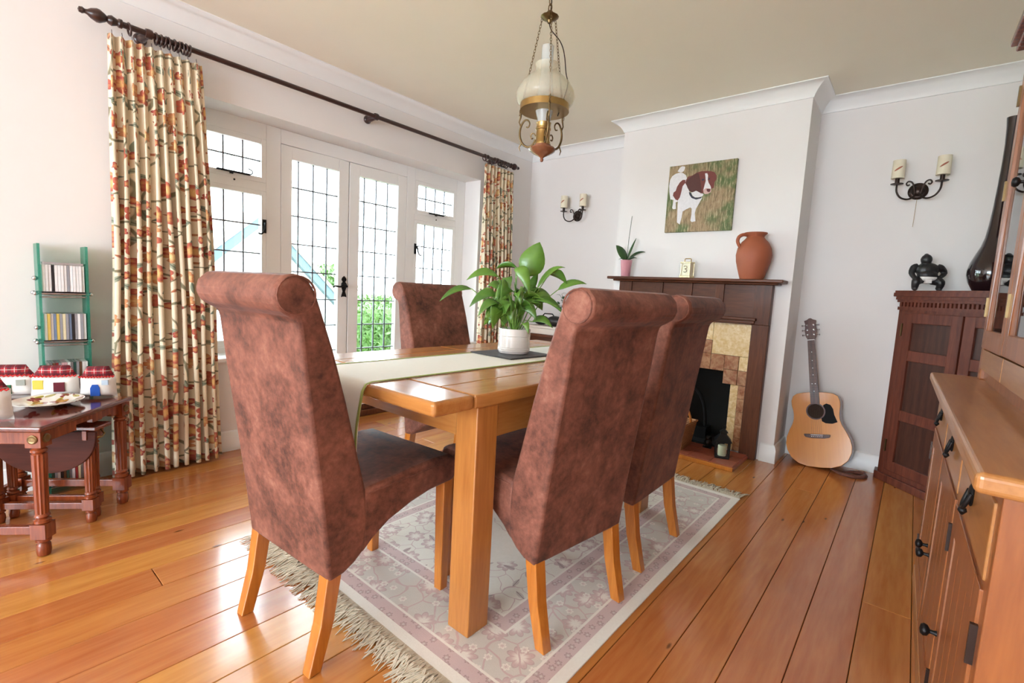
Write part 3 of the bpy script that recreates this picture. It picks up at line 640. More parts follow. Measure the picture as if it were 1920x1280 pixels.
# things on the hearth
lt = thing('candle_lantern', 'small black metal candle lantern standing on the hearth tiles', 'lantern', (3.45, .93, .031), radians(20))
b = B(); b.box(-.046, .046, -.046, .046, 0, .012)
for sx in (-1, 1):
    for sy in (-1, 1): b.box(sx*.042-.005, sx*.042+.005, sy*.042-.005, sy*.042+.005, .012, .115)
b.box(-.047, .047, -.047, .047, .11, .118); b.done('frame', 'blackiron', lt, bevel=.001)
b = B(); b.hexa([(-.055, -.055, .118), (.055, -.055, .118), (.055, .055, .118), (-.055, .055, .118)], [(-.022, -.022, .160), (.022, -.022, .160), (.022, .022, .160), (-.022, .022, .160)]); b.box(-.02, .02, -.02, .02, .16, .178)
b.hexa([(-.027, -.027, .178), (.027, -.027, .178), (.027, .027, .178), (-.027, .027, .178)], [(-.005, -.005, .2), (.005, -.005, .2), (.005, .005, .2), (-.005, .005, .2)])
b.tube([(0, .012*cos(a), .213+.012*sin(a)) for a in [2*pi*i/14 for i in range(14)]], .002, 6, closed=True); b.done('roof', 'blackiron', lt)
for k in range(4):
    o = B().box(-.037, .037, -.0425, -.041, .012, .11).done('pane', 'glass', lt); o.rotation_euler = (0, 0, k*pi/2)
tag(B().lathe([(.001, 0), (.027, 0), (.028, .004), (.028, .068), (.024, .073), (.004, .07), (.001, .069)], (3.45, .93, .043), 20).done('pillar_candle', 'candle', smooth=40), 'ivory pillar candle inside the black lantern', 'candle')
bk = thing('wicker_basket', 'brown wicker log basket with hooped handle on the hearth', 'basket', (3.46, 1.285, .031))
b = B(); b.hexa([(-.10, -.10, 0), (.10, -.10, 0), (.10, .17, 0), (-.10, .17, 0)], [(-.125, -.125, .185), (.125, -.125, .185), (.125, .195, .185), (-.125, .195, .185)])
bm = b.bm; bm.faces.ensure_lookup_table(); top = max(bm.faces, key=lambda f: f.calc_center_median().z); bmesh.ops.delete(bm, geom=[top], context='FACES_ONLY')
o = b.done('body', 'wicker', bk); sm = o.modifiers.new('solid', 'SOLIDIFY'); sm.thickness = .012; sm.offset = -1
b = B(); b.tube([(-.125, -.125, .185), (.125, -.125, .185), (.125, .195, .185), (-.125, .195, .185)], .009, 8, closed=True); b.done('rim', 'wicker', bk, smooth=60)
B().tube([(.0, .035-.155*cos(a), .18+.17*sin(a)) for a in [pi*i/20 for i in range(21)]], .009, 8).done('handle', 'legoak', bk, smooth=60)
fd = thing('fire_dog', 'small black iron fire dog in the mouth of the fireplace', 'fire iron', (3.60, 1.07, .031))
b = B(); b.box(-.03, .06, -.012, .012, .0, .02).box(-.03, -.01, -.03, .03, 0, .012); b.ball((-.015, 0, .04), .026, (1, .9, 1.1)); b.ball((-.02, 0, .078), .017); b.tube([(.05, 0, .01), (.05, 0, .06), (.035, 0, .075)], .009, 8); b.done('body', 'blackiron', fd, smooth=50)
b = B(); b.tube([(3.86, 1.33+.16*cos(a)*.9, .12+.30*sin(a)) for a in [pi*i/14 for i in range(15)]], .012, 8); b.box(3.80, 3.93, 1.16, 1.50, .03, .12)
tag(b.done('fire_grate', 'blackiron', smooth=40), 'arched black cast iron grate at the back of the fireplace', 'grate')

# ------------------------------------------------------------------ mantel things
def leafmesh(b, base, tip, width, droop=0.0, side=None, nseg=8, fold=.25, roll=0.0):
    base = Vector(base); tip = Vector(tip); ax = tip-base; L = ax.length; t = ax.normalized()
    s = (side if side is not None else t.cross(Vector((0, 0, 1)))); s = (s-t*s.dot(t)); s = s.normalized() if s.length > 1e-4 else t.orthogonal().normalized()
    if roll:
        q = s.cross(t); c1 = s*cos(roll)+q*sin(roll); c2 = s*cos(roll)-q*sin(roll)
        s = c1 if abs(c1.cross(t).dot(Vector((.766, .643, 0)))) > abs(c2.cross(t).dot(Vector((.766, .643, 0)))) else c2
    nrm = s.cross(t); vs = []
    for i in range(nseg+1):
        k = i/nseg; w = width/2*(sin(pi*min(1, k**.75))**.8 if 0 < k < 1 else .02)
        c = base+ax*k+Vector((0, 0, 1))*(droop*4*k*(1-k)); vs += [c-s*w+nrm*w*fold, c, c+s*w+nrm*w*fold]
    fs = []
    for i in range(nseg):
        a = i*3; fs += [(a, a+1, a+4, a+3), (a+1, a+2, a+5, a+4)]
    b._add(vs, fs); return b
po = thing('potted_orchid', 'flowerless orchid in a pink pot at the left end of the mantel', 'orchid', (3.60, 1.846, 1.27))
b = B().lathe([(.001, 0), (.034, 0), (.036, .003), (.047, .128), (.049, .132), (.045, .132), (.042, .118), (.001, .116)], (0, 0, 0), 24); b.done('pot', 'pink_pot', po, smooth=40)
B().lathe([(.043, .11), (.03, .124), (.001, .127)], seg=16).done('bark', 'soil', po, smooth=60)
CR = Vector((.643, -.766, 0)); CB = Vector((.766, .643, 0))
def P(l, h, dpt=0): return CR*l+CB*dpt+Vector((0, 0, h))
for (l0, h0, l1, h1, w, dr, dp) in ((0, .125, -.10, .245, .062, .012, -.03), (.0, .125, .068, .315, .018, .008, .01), (.005, .125, .142, .205, .03, .022, -.02), (.0, .125, .07, .15, .02, .014, -.05), (0, .125, -.07, .135, .006, .012, -.02)):
    o = leafmesh(B(), P(l0, h0), P(l1, h1, dp), w, dr, side=CR.cross(Vector((l1-l0, 0, 0)).normalized()) if 0 else (Vector((0, 0, 1)).cross(CB) if w > .05 else None), roll=0 if w > .05 else radians(45)).done('leaf', 'leaf_dark', po, smooth=60); sm = o.modifiers.new('s', 'SOLIDIFY'); sm.thickness = .002
B().tube([P(0, .12), P(.006, .3), P(.018, .485)], .0022, 6).done('flower_spike', 'leaf_dark', po)
ck = thing('carriage_clock', 'small brass carriage clock in the middle of the mantel', 'clock', (3.60, 1.343, 1.27), radians(-12))
b = B(); b.box(-.034, .034, -.044, .044, 0, .014).box(-.032, .032, -.042, .042, .108, .118)
for sx in (-1, 1):
    for sy in (-1, 1): b.box(sx*.027-.004, sx*.027+.004, sy*.036-.004, sy*.036+.004, .014, .108)
M['champagne'] = plain('pale_gilt_brass', srgb(204, 186, 146), .3, metal=.8); b.done('case', 'champagne', ck, bevel=.002)
M['dial'] = plain('ivory_dial', srgb(236, 228, 200), .5); B().box(-.024, .024, -.032, .032, .014, .108).done('dial', 'dial', ck)
b = B(); b.tube([(-.026, y_, z_) for y_, z_ in ((.014, .082), (.006, .087), (-.008, .084), (-.012, .076), (-.004, .068), (.006, .066), (-.006, .062), (-.013, .053), (-.008, .044), (.004, .041), (.013, .046))], .0022, 6, cr=3); b.done('numeral', 'brassdark', ck)
B().tube([(0, .026, .118), (0, .026, .138), (0, .020, .143), (0, -.020, .143), (0, -.026, .138), (0, -.026, .118)], .0035, 8).done('handle', 'brass', ck, smooth=50)
jg = thing('terracotta_jug', 'large terracotta jug with a loop handle at the right end of the mantel', 'jug', (3.605, .895, 1.27))
B().lathe([(.001, 0), (.072, 0), (.076, .006), (.092, .06), (.108, .12), (.113, .165), (.106, .21), (.086, .25), (.062, .275), (.054, .287), (.058, .297), (.072, .310), (.072, .316), (.064, .316), (.05, .29), (.05, .28), (.08, .245), (.1, .2), (.1, .12), (.07, .012), (.001, .012)], seg=32).done('body', 'terracotta', jg, smooth=50)
hd = Vector((-.643, .766, 0))
B().tube([hd*.056+Vector((0, 0, .298)), hd*.085+Vector((0, 0, .300)), hd*.112+Vector((0, 0, .284)), hd*.12+Vector((0, 0, .255)), hd*.108+Vector((0, 0, .228)), hd*.096+Vector((0, 0, .215))], [.011, .012, .012, .0115, .011, .011], 10, cr=4).done('handle', 'terracotta', jg, smooth=60)

# ------------------------------------------------------------------ canvas print of a dog
def _grass():
    m = NT('canvas_grass_print'); v = m.coord('Object'); n1 = m.noise(v, 7, 4)[0]; st = m.noise(m.coord('Object', scale=(1, 30, 5), rot=(radians(14), 0, 0)), 3.0, 4, .7)[0]
    c = m.mix(m.step(n1, .38, .62), srgb(92, 110, 64), srgb(158, 132, 100)); c = m.mix(m.math('MULTIPLY', m.step(st, .48, .68), .8), c, srgb(196, 178, 144)); c = m.mix(m.math('MULTIPLY', m.step(st, .5, .32), .7), c, srgb(84, 80, 58)); m.bsdf(c, .7); return m.m
M['grassprint'] = _grass()
pic = thing('canvas_print', 'square canvas photograph of a brown and white dog in grass above the mantel', 'picture', (0, 0, 0))
PY0, PY1, PZ0, PZ1 = 1.576, 1.081, 1.622, 2.123
B().box(XF-.028, XF-.001, PY1, PY0, PZ0, PZ1).done('canvas', 'grassprint', pic, bevel=.002)
for nm, c in (('d_white', (228, 224, 226)), ('d_brown', (120, 62, 56)), ('d_dark', (88, 50, 46)), ('d_pink', (206, 170, 164)), ('d_nose', (110, 60, 60)), ('d_navy', (58, 56, 72))): M[nm] = plain('print_'+nm[2:], srgb(*c), .7, var=.12, nscale=60)
dog = [('body', 'd_white', [(0.159, 0.893), (0.219, 0.882), (0.271, 0.84), (0.291, 0.787), (0.327, 0.751), (0.329, 0.622), (0.374, 0.544), (0.457, 0.474), (0.539, 0.495), (0.545, 0.486), (0.501, 0.398), (0.469, 0.336), (0.456, 0.263), (0.467, 0.198), (0.476, 0.151), (0.42, 0.14), (0.398, 0.164), (0.406, 0.247), (0.402, 0.34), (0.381, 0.36), (0.316, 0.336), (0.265, 0.306), (0.258, 0.218), (0.237, 0.115), (0.19, 0.146), (0.182, 0.316), (0.177, 0.41), (0.177, 0.466), (0.143, 0.45), (0.155, 0.355), (0.117, 0.348), (0.095, 0.368), (0.105, 0.491), (0.053, 0.504), (0.029, 0.61), (0.015, 0.706), (0.022, 0.8), (0.053, 0.853), (0.101, 0.881)]),
 ('tail', 'd_white', [(0.13, 0.915), (0.163, 0.967), (0.195, 0.985), (0.235, 0.977), (0.246, 0.958), (0.227, 0.907), (0.189, 0.89)]),
 ('saddle', 'd_brown', [(0.223, 0.78), (0.267, 0.775), (0.267, 0.729), (0.231, 0.686), (0.219, 0.603), (0.202, 0.521), (0.171, 0.476), (0.134, 0.498), (0.089, 0.558), (0.095, 0.604), (0.128, 0.625), (0.143, 0.685), (0.182, 0.747)]),
 ('chest', 'd_white', [(0.371, 0.582), (0.446, 0.598), (0.534, 0.554), (0.563, 0.538), (0.547, 0.508), (0.492, 0.499), (0.435, 0.503), (0.394, 0.534)]),
 ('head', 'd_brown', [(0.277, 0.774), (0.302, 0.818), (0.368, 0.829), (0.431, 0.864), (0.496, 0.875), (0.57, 0.871), (0.635, 0.862), (0.691, 0.84), (0.726, 0.792), (0.731, 0.738), (0.704, 0.697), (0.702, 0.617), (0.667, 0.606), (0.652, 0.567), (0.616, 0.561), (0.561, 0.557), (0.525, 0.551), (0.445, 0.603), (0.381, 0.581), (0.34, 0.612), (0.306, 0.67), (0.267, 0.729)]),
 ('ear', 'd_dark', [(0.432, 0.859), (0.461, 0.847), (0.493, 0.753), (0.517, 0.642), (0.538, 0.559), (0.485, 0.581), (0.446, 0.598), (0.39, 0.58), (0.34, 0.607), (0.306, 0.661), (0.281, 0.728), (0.297, 0.772), (0.351, 0.813)]),
 ('blaze', 'd_white', [(0.555, 0.837), (0.587, 0.838), (0.603, 0.805), (0.604, 0.742), (0.622, 0.695), (0.654, 0.648), (0.667, 0.606), (0.63, 0.614), (0.593, 0.613), (0.567, 0.592), (0.561, 0.557), (0.553, 0.603), (0.562, 0.656), (0.576, 0.727), (0.566, 0.791)]),
 ('muzzle', 'd_pink', [(0.557, 0.602), (0.588, 0.622), (0.648, 0.612), (0.668, 0.593), (0.662, 0.557), (0.623, 0.538), (0.582, 0.537), (0.561, 0.557)]),
 ('nose', 'd_nose', [(0.601, 0.612), (0.648, 0.608), (0.66, 0.584), (0.644, 0.561), (0.615, 0.57), (0.603, 0.589)]),
 ('eye', 'd_navy', [(0.516, 0.760), (0.548, 0.760), (0.552, 0.74), (0.520, 0.736)]), ('eye', 'd_navy', [(0.613, 0.764), (0.632, 0.766), (0.636, 0.742), (0.620, 0.740)]),
 ('collar', 'd_navy', [(0.336, 0.594), (0.367, 0.573), (0.395, 0.524), (0.455, 0.492), (0.529, 0.5), (0.535, 0.484), (0.457, 0.469), (0.388, 0.497), (0.35, 0.546)])]
for k, (nm, mt, pts) in enumerate(dog):
    B().prism([(PY0+(PY1-PY0)*u, PZ0+(PZ1-PZ0)*v) for u, v in pts], XF-.0282-.0002*(k+1), XF-.028, 'x').done('printed_'+nm, mt, pic)

# ------------------------------------------------------------------ wall lights
def _shade():
    m = NT('feather_print_shade'); v = m.coord('Object'); n1 = m.noise(v, 30, 3)[0]; c = m.mix(n1, srgb(226, 212, 184), srgb(240, 230, 208))
    rot = m.n('ShaderNodeVectorRotate', _rotation_type='X_AXIS', Vector=v, Angle=radians(35)).outputs[0]; sp = m.n('ShaderNodeSeparateXYZ', Vector=rot)
    e = m.math('ADD', m.math('POWER', m.math('DIVIDE', m.math('SUBTRACT', sp.outputs[1], .0), .028), 2.0), m.math('POWER', m.math('DIVIDE', m.math('SUBTRACT', sp.outputs[2], .0), .006), 2.0))
    c = m.mix(m.step(e, 1.0, .5), c, srgb(170, 96, 72)); m.bsdf(c, .7); return m.m
M['shade'] = _shade()
def sconce(label, y, z, pull):
    t = thing('wall_light', label, 'wall light', (XR, y, z), 0, 'twin candle wall lights')
    Ry = Matrix.Rotation(radians(-90), 3, 'Y')
    B().lathe([(.052, 0), (.052, .006), (.046, .012), (.034, .014), (.030, .022), (.016, .03), (.001, .032)], (0, 0, 0), 24, Ry).done('backplate', 'bronze', t, smooth=40)
    for sg in (-1, 1):
        a = B().tube([(-.03, sg*.01, -.02), (-.055, sg*.03, -.05), (-.075, sg*.055, -.058), (-.088, sg*.085, -.045), (-.092, sg*.105, -.01), (-.092, sg*.108, .035)], .0055, 8, cr=5).done('arm', 'bronze', t, smooth=60)
        B().tube([(-.03, sg*.012, -.03), (-.04, sg*.022, .02), (-.045, sg*.034, .05), (-.047, sg*.052, .058), (-.047, sg*.062, .044), (-.047, sg*.054, .032), (-.047, sg*.045, .038)], .0045, 8, cr=5).done('scroll', 'bronze', a, smooth=60)
        b = B().lathe([(.005, .03), (.033, .036), (.034, .04), (.012, .042), (.012, .075), (.001, .075)], (-.092, sg*.108, 0), 18); b.done('candle_cup', 'bronze', t, smooth=40)
        o = B().lathe([(.034, -.056), (.0335, .056), (.0325, .056), (.033, -.056), (.034, -.056)], (0, 0, 0), 24).done('shade', 'shade', t, smooth=60); o.location = (-.092, sg*.108, .128)
    if pull:
        B().tube([(-.02, 0, -.05), (-.02, .003, -.225)], .0012, 5).done('pull_cord', 'brass', t); 
    return t
sconce('twin candle wall light in the right recess above the guitar', .075, 1.872, True)
sconce('twin candle wall light in the left alcove beyond the peace lily', 2.635, 1.868, False)

# ------------------------------------------------------------------ guitar
gt = thing('acoustic_guitar', 'blond acoustic guitar leaning in the corner of the right recess', 'guitar')
u_ = Vector((.19, .185, 1.0)).normalized(); nn = Vector((-1, 0.03, 0)); nn = (nn-u_*nn.dot(u_)).normalized(); lat = u_.cross(nn)   # lat points to image right
gt.matrix_world = Matrix(((lat.x, u_.x, nn.x, 3.815), (lat.y, u_.y, nn.y, .393), (lat.z, u_.z, nn.z, .012), (0, 0, 0, 1)))
half = [(0, .0), (.07, .004), (.125, .022), (.168, .06), (.19, .11), (.195, .155), (.188, .20), (.168, .25), (.148, .29), (.138, .325), (.136, .355), (.138, .385), (.145, .42), (.146, .455), (.135, .487), (.11, .505), (.07, .513), (.028, .515)]
out = half+[(-x, y_) for x, y_ in reversed(half[1:])]
M['pickguard'] = plain('black_pickguard', srgb(24, 23, 24), .7, Specular__IOR__Level=.2); M['spruce'] = wood('golden_spruce', srgb(198, 116, 30), srgb(220, 148, 54), 'y', 30, 2, rough=.3, coat=.4, contrast=.5, wv_=.04); M['rosewood'] = wood('rosewood', srgb(58, 32, 30), srgb(104, 62, 54), 'y', 14, 3, rough=.35, coat=.2)
B().prism(out, -.105, -.008, 'z').done('body', 'mahogany', gt, smooth=30)
B().prism(out, -.008, 0, 'z').done('soundboard', 'spruce', gt, bevel=.002)
b = B(); b.lathe([(.05, .0), (.05, .0012), (.001, .0012)], (0, .383, 0), 32); b.done('sound_hole', 'gap', gt)
b = B(); b.lathe([(.05, .0), (.05, .002), (.058, .002), (.058, 0)], (0, .383, 0), 32); b.done('rosette', 'rosewood', gt)
B().prism([(.052, .402), (.045, .425), (.066, .437), (.090, .428), (.104, .40), (.108, .36), (.124, .312), (.095, .300), (.055, .302), (.034, .315), (.030, .343), (.048, .362), (.054, .385)], 0, .0016, 'z').done('scratch_plate', M['pickguard'], gt)
B().prism([(-.078, .215), (-.07, .205), (-.04, .198), (.04, .198), (.07, .205), (.078, .215), (.078, .226), (-.078, .226)], 0, .009, 'z').done('bridge', 'rosewood', gt, bevel=.002)
B().box(-.036, .036, .219, .2225, .009, .0125).done('saddle', 'white_ceramic', gt)
for i in range(6): B().lathe([(.0025, 0), (.003, .004), (.001, .005)], (-.030+.012*i, .210, .009), 8).done('bridge_pin', 'white_ceramic', gt)
b = B(); b.hexa([(-.027, .435, 0), (.027, .435, 0), (.0215, .885, 0), (-.0215, .885, 0)], [(-.027, .435, .007), (.027, .435, .007), (.0215, .885, .007), (-.0215, .885, .007)]); b.done('fingerboard', 'rosewood', gt)
b = B(); b.hexa([(-.024, .505, -.024), (.024, .505, -.024), (.018, .885, -.02), (-.018, .885, -.02)], [(-.027, .505, 0), (.027, .505, 0), (.0215, .885, 0), (-.0215, .885, 0)]); b.done('neck', 'mahogany', gt, bevel=.005)
for i in range(17):
    yy = .885-.64*(1-2**(-(i+1)/12)); w = .0215+.0055*(.885-yy)/.45
    B().box(-w, w, yy-.0009, yy+.0009, .007, .0082).done('fret', 'bronze', gt)
for i, q in enumerate((3, 5, 7, 9, 12, 12, 15)):
    yy = .885-.64*(1-2**(-(q-.5)/12)); B().lathe([(.0028, 0), (.0028, .0006), (.0001, .0006)], ({4: -.010, 5: .010}.get(i, 0), yy, .007), 10).done('inlay', 'white_ceramic', gt)
B().box(-.022, .022, .884, .889, .0, .009).done('nut', 'white_ceramic', gt)
B().prism([(-.021, .888), (.021, .888), (.032, .912), (.036, .95), (.031, 1.0), (.037, 1.028), (.018, 1.035), (.006, 1.045), (-.006, 1.045), (-.018, 1.035), (-.037, 1.028), (-.031, 1.0), (-.036, .95), (-.032, .912)], -.016, .0, 'z').done('headstock', 'rosewood', gt, bevel=.002)
for sg in (-1, 1):
    for k in range(3):
        yy = .925+.035*k; b = B(); b.lathe([(.006, 0), (.006, .004), (.003, .005), (.003, .012), (.001, .012)], (sg*.020, yy, 0), 12); b.tube([(sg*.03, yy, -.01), (sg*.046, yy, -.01)], .002, 6); b.ball((sg*.052, yy, -.01), .007, (.6, 1.1, 1)); b.done('tuning_peg', 'chrome', gt, smooth=40)
for i in range(6):
    x = -.030+.012*i; xn = -.017+.0068*i
    B().tube([(x, .22, .0135), (xn, .886, .0105), (.6*xn if 0 else xn*1.1, .925, .006)], .0004, 4).done('string', 'bronze', gt)
st = tag(B().tube([(3.86, .33, .012), (3.80, .27, .012), (3.79, .21, .014), (3.83, .16, .012), (3.88, .14, .011), (3.93, .15, .010), (3.90, .21, .016), (3.86, .26, .012)], [.008, .014, .016, .016, .014, .02, .014, .008], 8).done('guitar_strap', 'suede', smooth=60), 'dark leather guitar strap lying on the floor below the guitar', 'strap')
st.scale = (1, 1, .8)

# ------------------------------------------------------------------ corner cabinet
cb = thing('corner_cabinet', 'antique dark oak corner cupboard with panelled doors in the right recess', 'cabinet', (0, 0, 0))
ax0 = Vector((3.945, .085)); dv = Vector((-.7071, -.7071)); nv = Vector((-.7071, .7071)); WF = .85
ax1 = ax0+dv*WF
plan = [(XR-.002, .085), tuple(ax0), tuple(ax1), (ax1.x, YR+.002), (XR-.002, YR+.002)]
def off(pl, d):
    return [(pl[0][0], pl[0][1]+d), (pl[1][0]-d*.414, pl[1][1]+d), (pl[2][0]-d, pl[2][1]+d*.414), (pl[3][0]-d, pl[3][1]), pl[4]]
plan = [(p[0], p[1]) for p in plan]
plan[3] = (ax1.x, YR+.002)
B().prism(plan, .0, 1.165, 'z').done('carcass', 'cabwood', cb)
B().prism(off(plan, .018), 0, .05, 'z').done('plinth', 'cabwood', cb, bevel=.004)
b = B()
for d, z0, z1 in ((.010, 1.115, 1.135), (.016, 1.165, 1.18), (.024, 1.18, 1.20), (.038, 1.20, 1.222), (.032, 1.222, 1.236)): b.prism(off(plan, d), z0, z1, 'z')
b.done('cornice', 'cabwood', cb)
def face(s, z, d=0): v = ax0+dv*s+nv*d; return Vector((v.x, v.y, z))
def fbox(s0, s1, z0, z1, d0, d1):
    b = B(); b.hexa([face(s0, z0, d0), face(s1, z0, d0), face(s1, z0, d1), face(s0, z0, d1)], [face(s0, z1, d0), face(s1, z1, d0), face(s1, z1, d1), face(s0, z1, d1)]); return b
for k in range(34): fbox(.012+.0245*k, .025+.0245*k, 1.137, 1.163, 0, .014).done('dentil', 'cabwood', cb)
for s0, s1, nm in ((.055, .42, 'door'), (.43, .795, 'door')):
    z0, z1 = .085, 1.095
    b = B()
    pan = [(z0+.065, .42), (.485, .80), (.865, z1-.06)]
    parts = B()
    def addb(a0, a1, c0, c1, d0, d1): parts.hexa([face(a0, c0, d0), face(a1, c0, d0), face(a1, c0, d1), face(a0, c0, d1)], [face(a0, c1, d0), face(a1, c1, d0), face(a1, c1, d1), face(a0, c1, d1)])
    addb(s0, s0+.06, z0, z1, 0, .016); addb(s1-.06, s1, z0, z1, 0, .016)
    zz = [z0]+[v for p_ in pan for v in p_]+[z1]
    for q in range(0, len(zz), 2): addb(s0+.06, s1-.06, zz[q], zz[q+1], 0, .016)
    dr = parts.done('door', 'cabwood', cb, bevel=.003)
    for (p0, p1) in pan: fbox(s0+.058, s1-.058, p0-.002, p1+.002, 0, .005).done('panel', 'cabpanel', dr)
b = B(); kp = face(.405, .60, .018); b.ball(kp, .01); b.done('key_knob', 'brass', cb, smooth=60)
for z in (.2, .95):
    fbox(.043, .053, z, z+.08, 0, .018).done('hinge', 'brassdark', cb)
# vase and figurine on top
B2 = [(.001, 0), (.058, 0), (.068, .008), (.090, .05), (.100, .09), (.100, .12), (.092, .16), (.076, .205), (.058, .25), (.046, .30), (.038, .37), (.032, .46), (.027, .58), (.024, .70), (.024, .80), (.027, .88), (.032, .94), (.029, .94), (.022, .88), (.02, .80), (.001, .79)]
tag(B().lathe(B2, (3.765, -.292, 1.236), 40).done('bottle_vase', 'black_gloss', smooth=60), 'tall glossy aubergine black bottle vase on the corner cupboard', 'vase')
fg = thing('wrestler_figurine', 'small black figurine of a squatting wrestler on the corner cupboard', 'figurine', (3.875, -.022, 1.236), radians(200))
b = B(); b.ball((.008, -.013, .189), .030, (1, .95, 1.1)); b.tube([(0, -.008, .15), (.004, -.011, .176)], .017, 10); b.ball((.001, 0, .128), .050, (.85, 1.22, .9)); b.ball((.010, 0, .096), .046, (.95, 1.12, .8)); b.ball((0, 0, .072), .040, (.9, 1.3, .7))
for sg in (-1, 1):
    b.tube([(0, sg*.03, .066), (.022, sg*.05, .060), (.036, sg*.060, .052), (.032, sg*.061, .030), (.022, sg*.058, .010)], [.026, .026, .023, .019, .015], 10, cr=3); b.ball((.032, sg*.060, .008), .013, (1.5, 1, .7))
    el_ = (-.010, .090, .112) if sg > 0 else (.010, -.078, .105); ha_ = (.026, .056, .080) if sg > 0 else (.038, -.064, .068)
    b.tube([(0, sg*.050, .146), (0, sg*.066, .140), el_, ha_], [.02, .021, .016, .011], 10, cr=3); b.ball(ha_, .013)
b.ball((.031, -.018, .182), .006)
o = b.done('body', 'black_matt', fg, smooth=180); rm = o.modifiers.new('remesh', 'REMESH'); rm.mode = 'VOXEL'; rm.voxel_size = .003; rm.use_smooth_shade = True; sm = o.modifiers.new('smooth', 'SMOOTH'); sm.iterations = 4; sm.factor = .5
b = B(); b.ball((.008, 0, .077), .0425, (1.08, 1.26, .5), 20); b.box(.016, .046, -.016, .014, .046, .07); b.done('loincloth', 'white_cloth', fg, smooth=60)
B().ball((-.002, -.012, .219), .011, (1, 1, .7)).done('topknot', 'black_matt', fg, smooth=60)
# ------------------------------------------------------------------ dresser (local: x along from far end towards the camera = -X, front = +y)
DR = thing('oak_dresser', 'honey oak dresser with dark knobs and a glazed hutch along the right wall', 'dresser', (2.56, -.111, 0), radians(.9))
# local frame: x runs from -1.51 (near end) to 0 (far end), front face at y=0, back at y=-.44
B().box(-1.51, 0, -.44, 0, .0, .83).done('carcass', 'oak_dresser', DR, bevel=.003)
B().box(-1.555, .04, -.455, .04, .83, .864).done('worktop', 'oak_dresser_x', DR, bevel=.010, bseg=4)
for k in range(3):
    x1 = -.02-.49*k; x0 = x1-.48
    dw = B().box(x0+.008, x1-.008, -.008, .004, .665, .80).done('drawer', 'oak_dresser_x', DR, bevel=.003)
    xc = (x0+x1)/2; b = B(); b.ball((xc, .006, .742), .020, (1, .3, 1.2)); b.tube([(xc-.018, .008, .748), (xc-.014, .015, .722), (xc, .017, .711), (xc+.014, .015, .722), (xc+.018, .008, .748)], .004, 8, cr=3); b.lathe([(.006, 0), (.008, -.006), (.003, -.013), (.001, -.015)], (xc, .016, .711), 10); b.done('drop_pull', 'blackiron', dw, smooth=50)
    dr = B(); dr.box(x0+.008, x0+.07, -.008, .005, .07, .65).box(x1-.07, x1-.008, -.008, .005, .07, .65).box(x0+.07, x1-.07, -.008, .005, .07, .14).box(x0+.07, x1-.07, -.008, .005, .585, .65)
    dr = dr.done('cupboard_door', 'oak_dresser', DR, bevel=.002)
    for q in range(4):
        a = x0+.071+(.338/4)*q; B().box(a+.001, a+.338/4-.001, -.008, .002, .141, .584).done('door_board', 'oak_dresser', dr, bevel=.0025)
    hs = 1 if k == 0 else -1          # knob side: far door opens at its near edge, the others at their far edge
    kx = x0+.035 if k == 0 else x1-.035
    kb = B(); kb.lathe([(.007, 0), (.005, .007), (.005, .013), (.013, .018), (.015, .025), (.011, .031), (.001, .033)], (kx, .005, .325), 16, Matrix.Rotation(radians(-90), 3, 'X')); kb.done('knob', 'blackiron', dr, smooth=50)
    hx = x1-.004 if k == 0 else x0+.004
    for z in (.13, .52): B().box(hx-.0045, hx+.0045, .0, .010, z, z+.07).done('hinge', 'bronze', dr)
B().box(-1.51, 0, -.02, .006, 0, .06).done('plinth', 'oak_dresser_x', DR, bevel=.003)
# hutch
HY = -.107
hu = B(); hu.box(-1.50, -1.475, -.44, HY, .864, 2.06).box(-.025, 0, -.44, HY, .864, 2.06).box(-1.50, 0, -.44, -.425, .864, 2.06).box(-1.5, 0, -.44, HY, 2.03, 2.06).box(-1.5, 0, -.44, HY-.02, 1.25, 1.27).box(-1.5, 0, -.44, HY-.02, 1.65, 1.67).box(-1.5, 0, -.44, HY, .864, .90)
hu.done('hutch', 'oak_dresser', DR, bevel=.002)
B().box(-.055, .004, HY-.005, HY+.012, .864, 2.06).done('corner_post', 'oak_dresser', DR, bevel=.004)
b = B()
for d, z0, z1 in ((.01, 2.06, 2.075), (.03, 2.075, 2.10), (.045, 2.10, 2.125)): b.box(-1.5-d, d, -.44, HY+.012+d, z0, z1)
b.done('cornice', 'mahogany', DR, bevel=.004)
for k in range(3):
    x1 = -.06-.475*k; x0 = x1-.47
    dd = B(); dd.box(x0, x0+.06, HY, HY+.02, .985, 2.02).box(x1-.06, x1, HY, HY+.02, .985, 2.02).box(x0+.06, x1-.06, HY, HY+.02, .985, 1.05).box(x0+.06, x1-.06, HY, HY+.02, 1.96, 2.02); dd = dd.done('hutch_door', 'oak_dresser', DR, bevel=.003)
    B().box(x0+.058, x1-.058, HY+.007, HY+.011, 1.04, 1.97).done('pane', 'glass', dd)
    kb = B(); kb.lathe([(.007, 0), (.005, .007), (.005, .013), (.013, .018), (.015, .025), (.011, .031), (.001, .033)], (x0+.03, HY+.02, 1.50), 16, Matrix.Rotation(radians(-90), 3, 'X')); kb.done('knob', 'blackiron', dd, smooth=50)
    for z in (1.1, 1.52, 1.85): B().box(x1-.006, x1+.006, HY+.01, HY+.026, z, z+.07).done('hinge', 'brassdark', dd)
    B().box(x0+.004, x1-.004, HY, HY+.014, .905, .978).done('spice_drawer', 'oak_dresser_x', DR, bevel=.002)
rnd = random.Random(5)
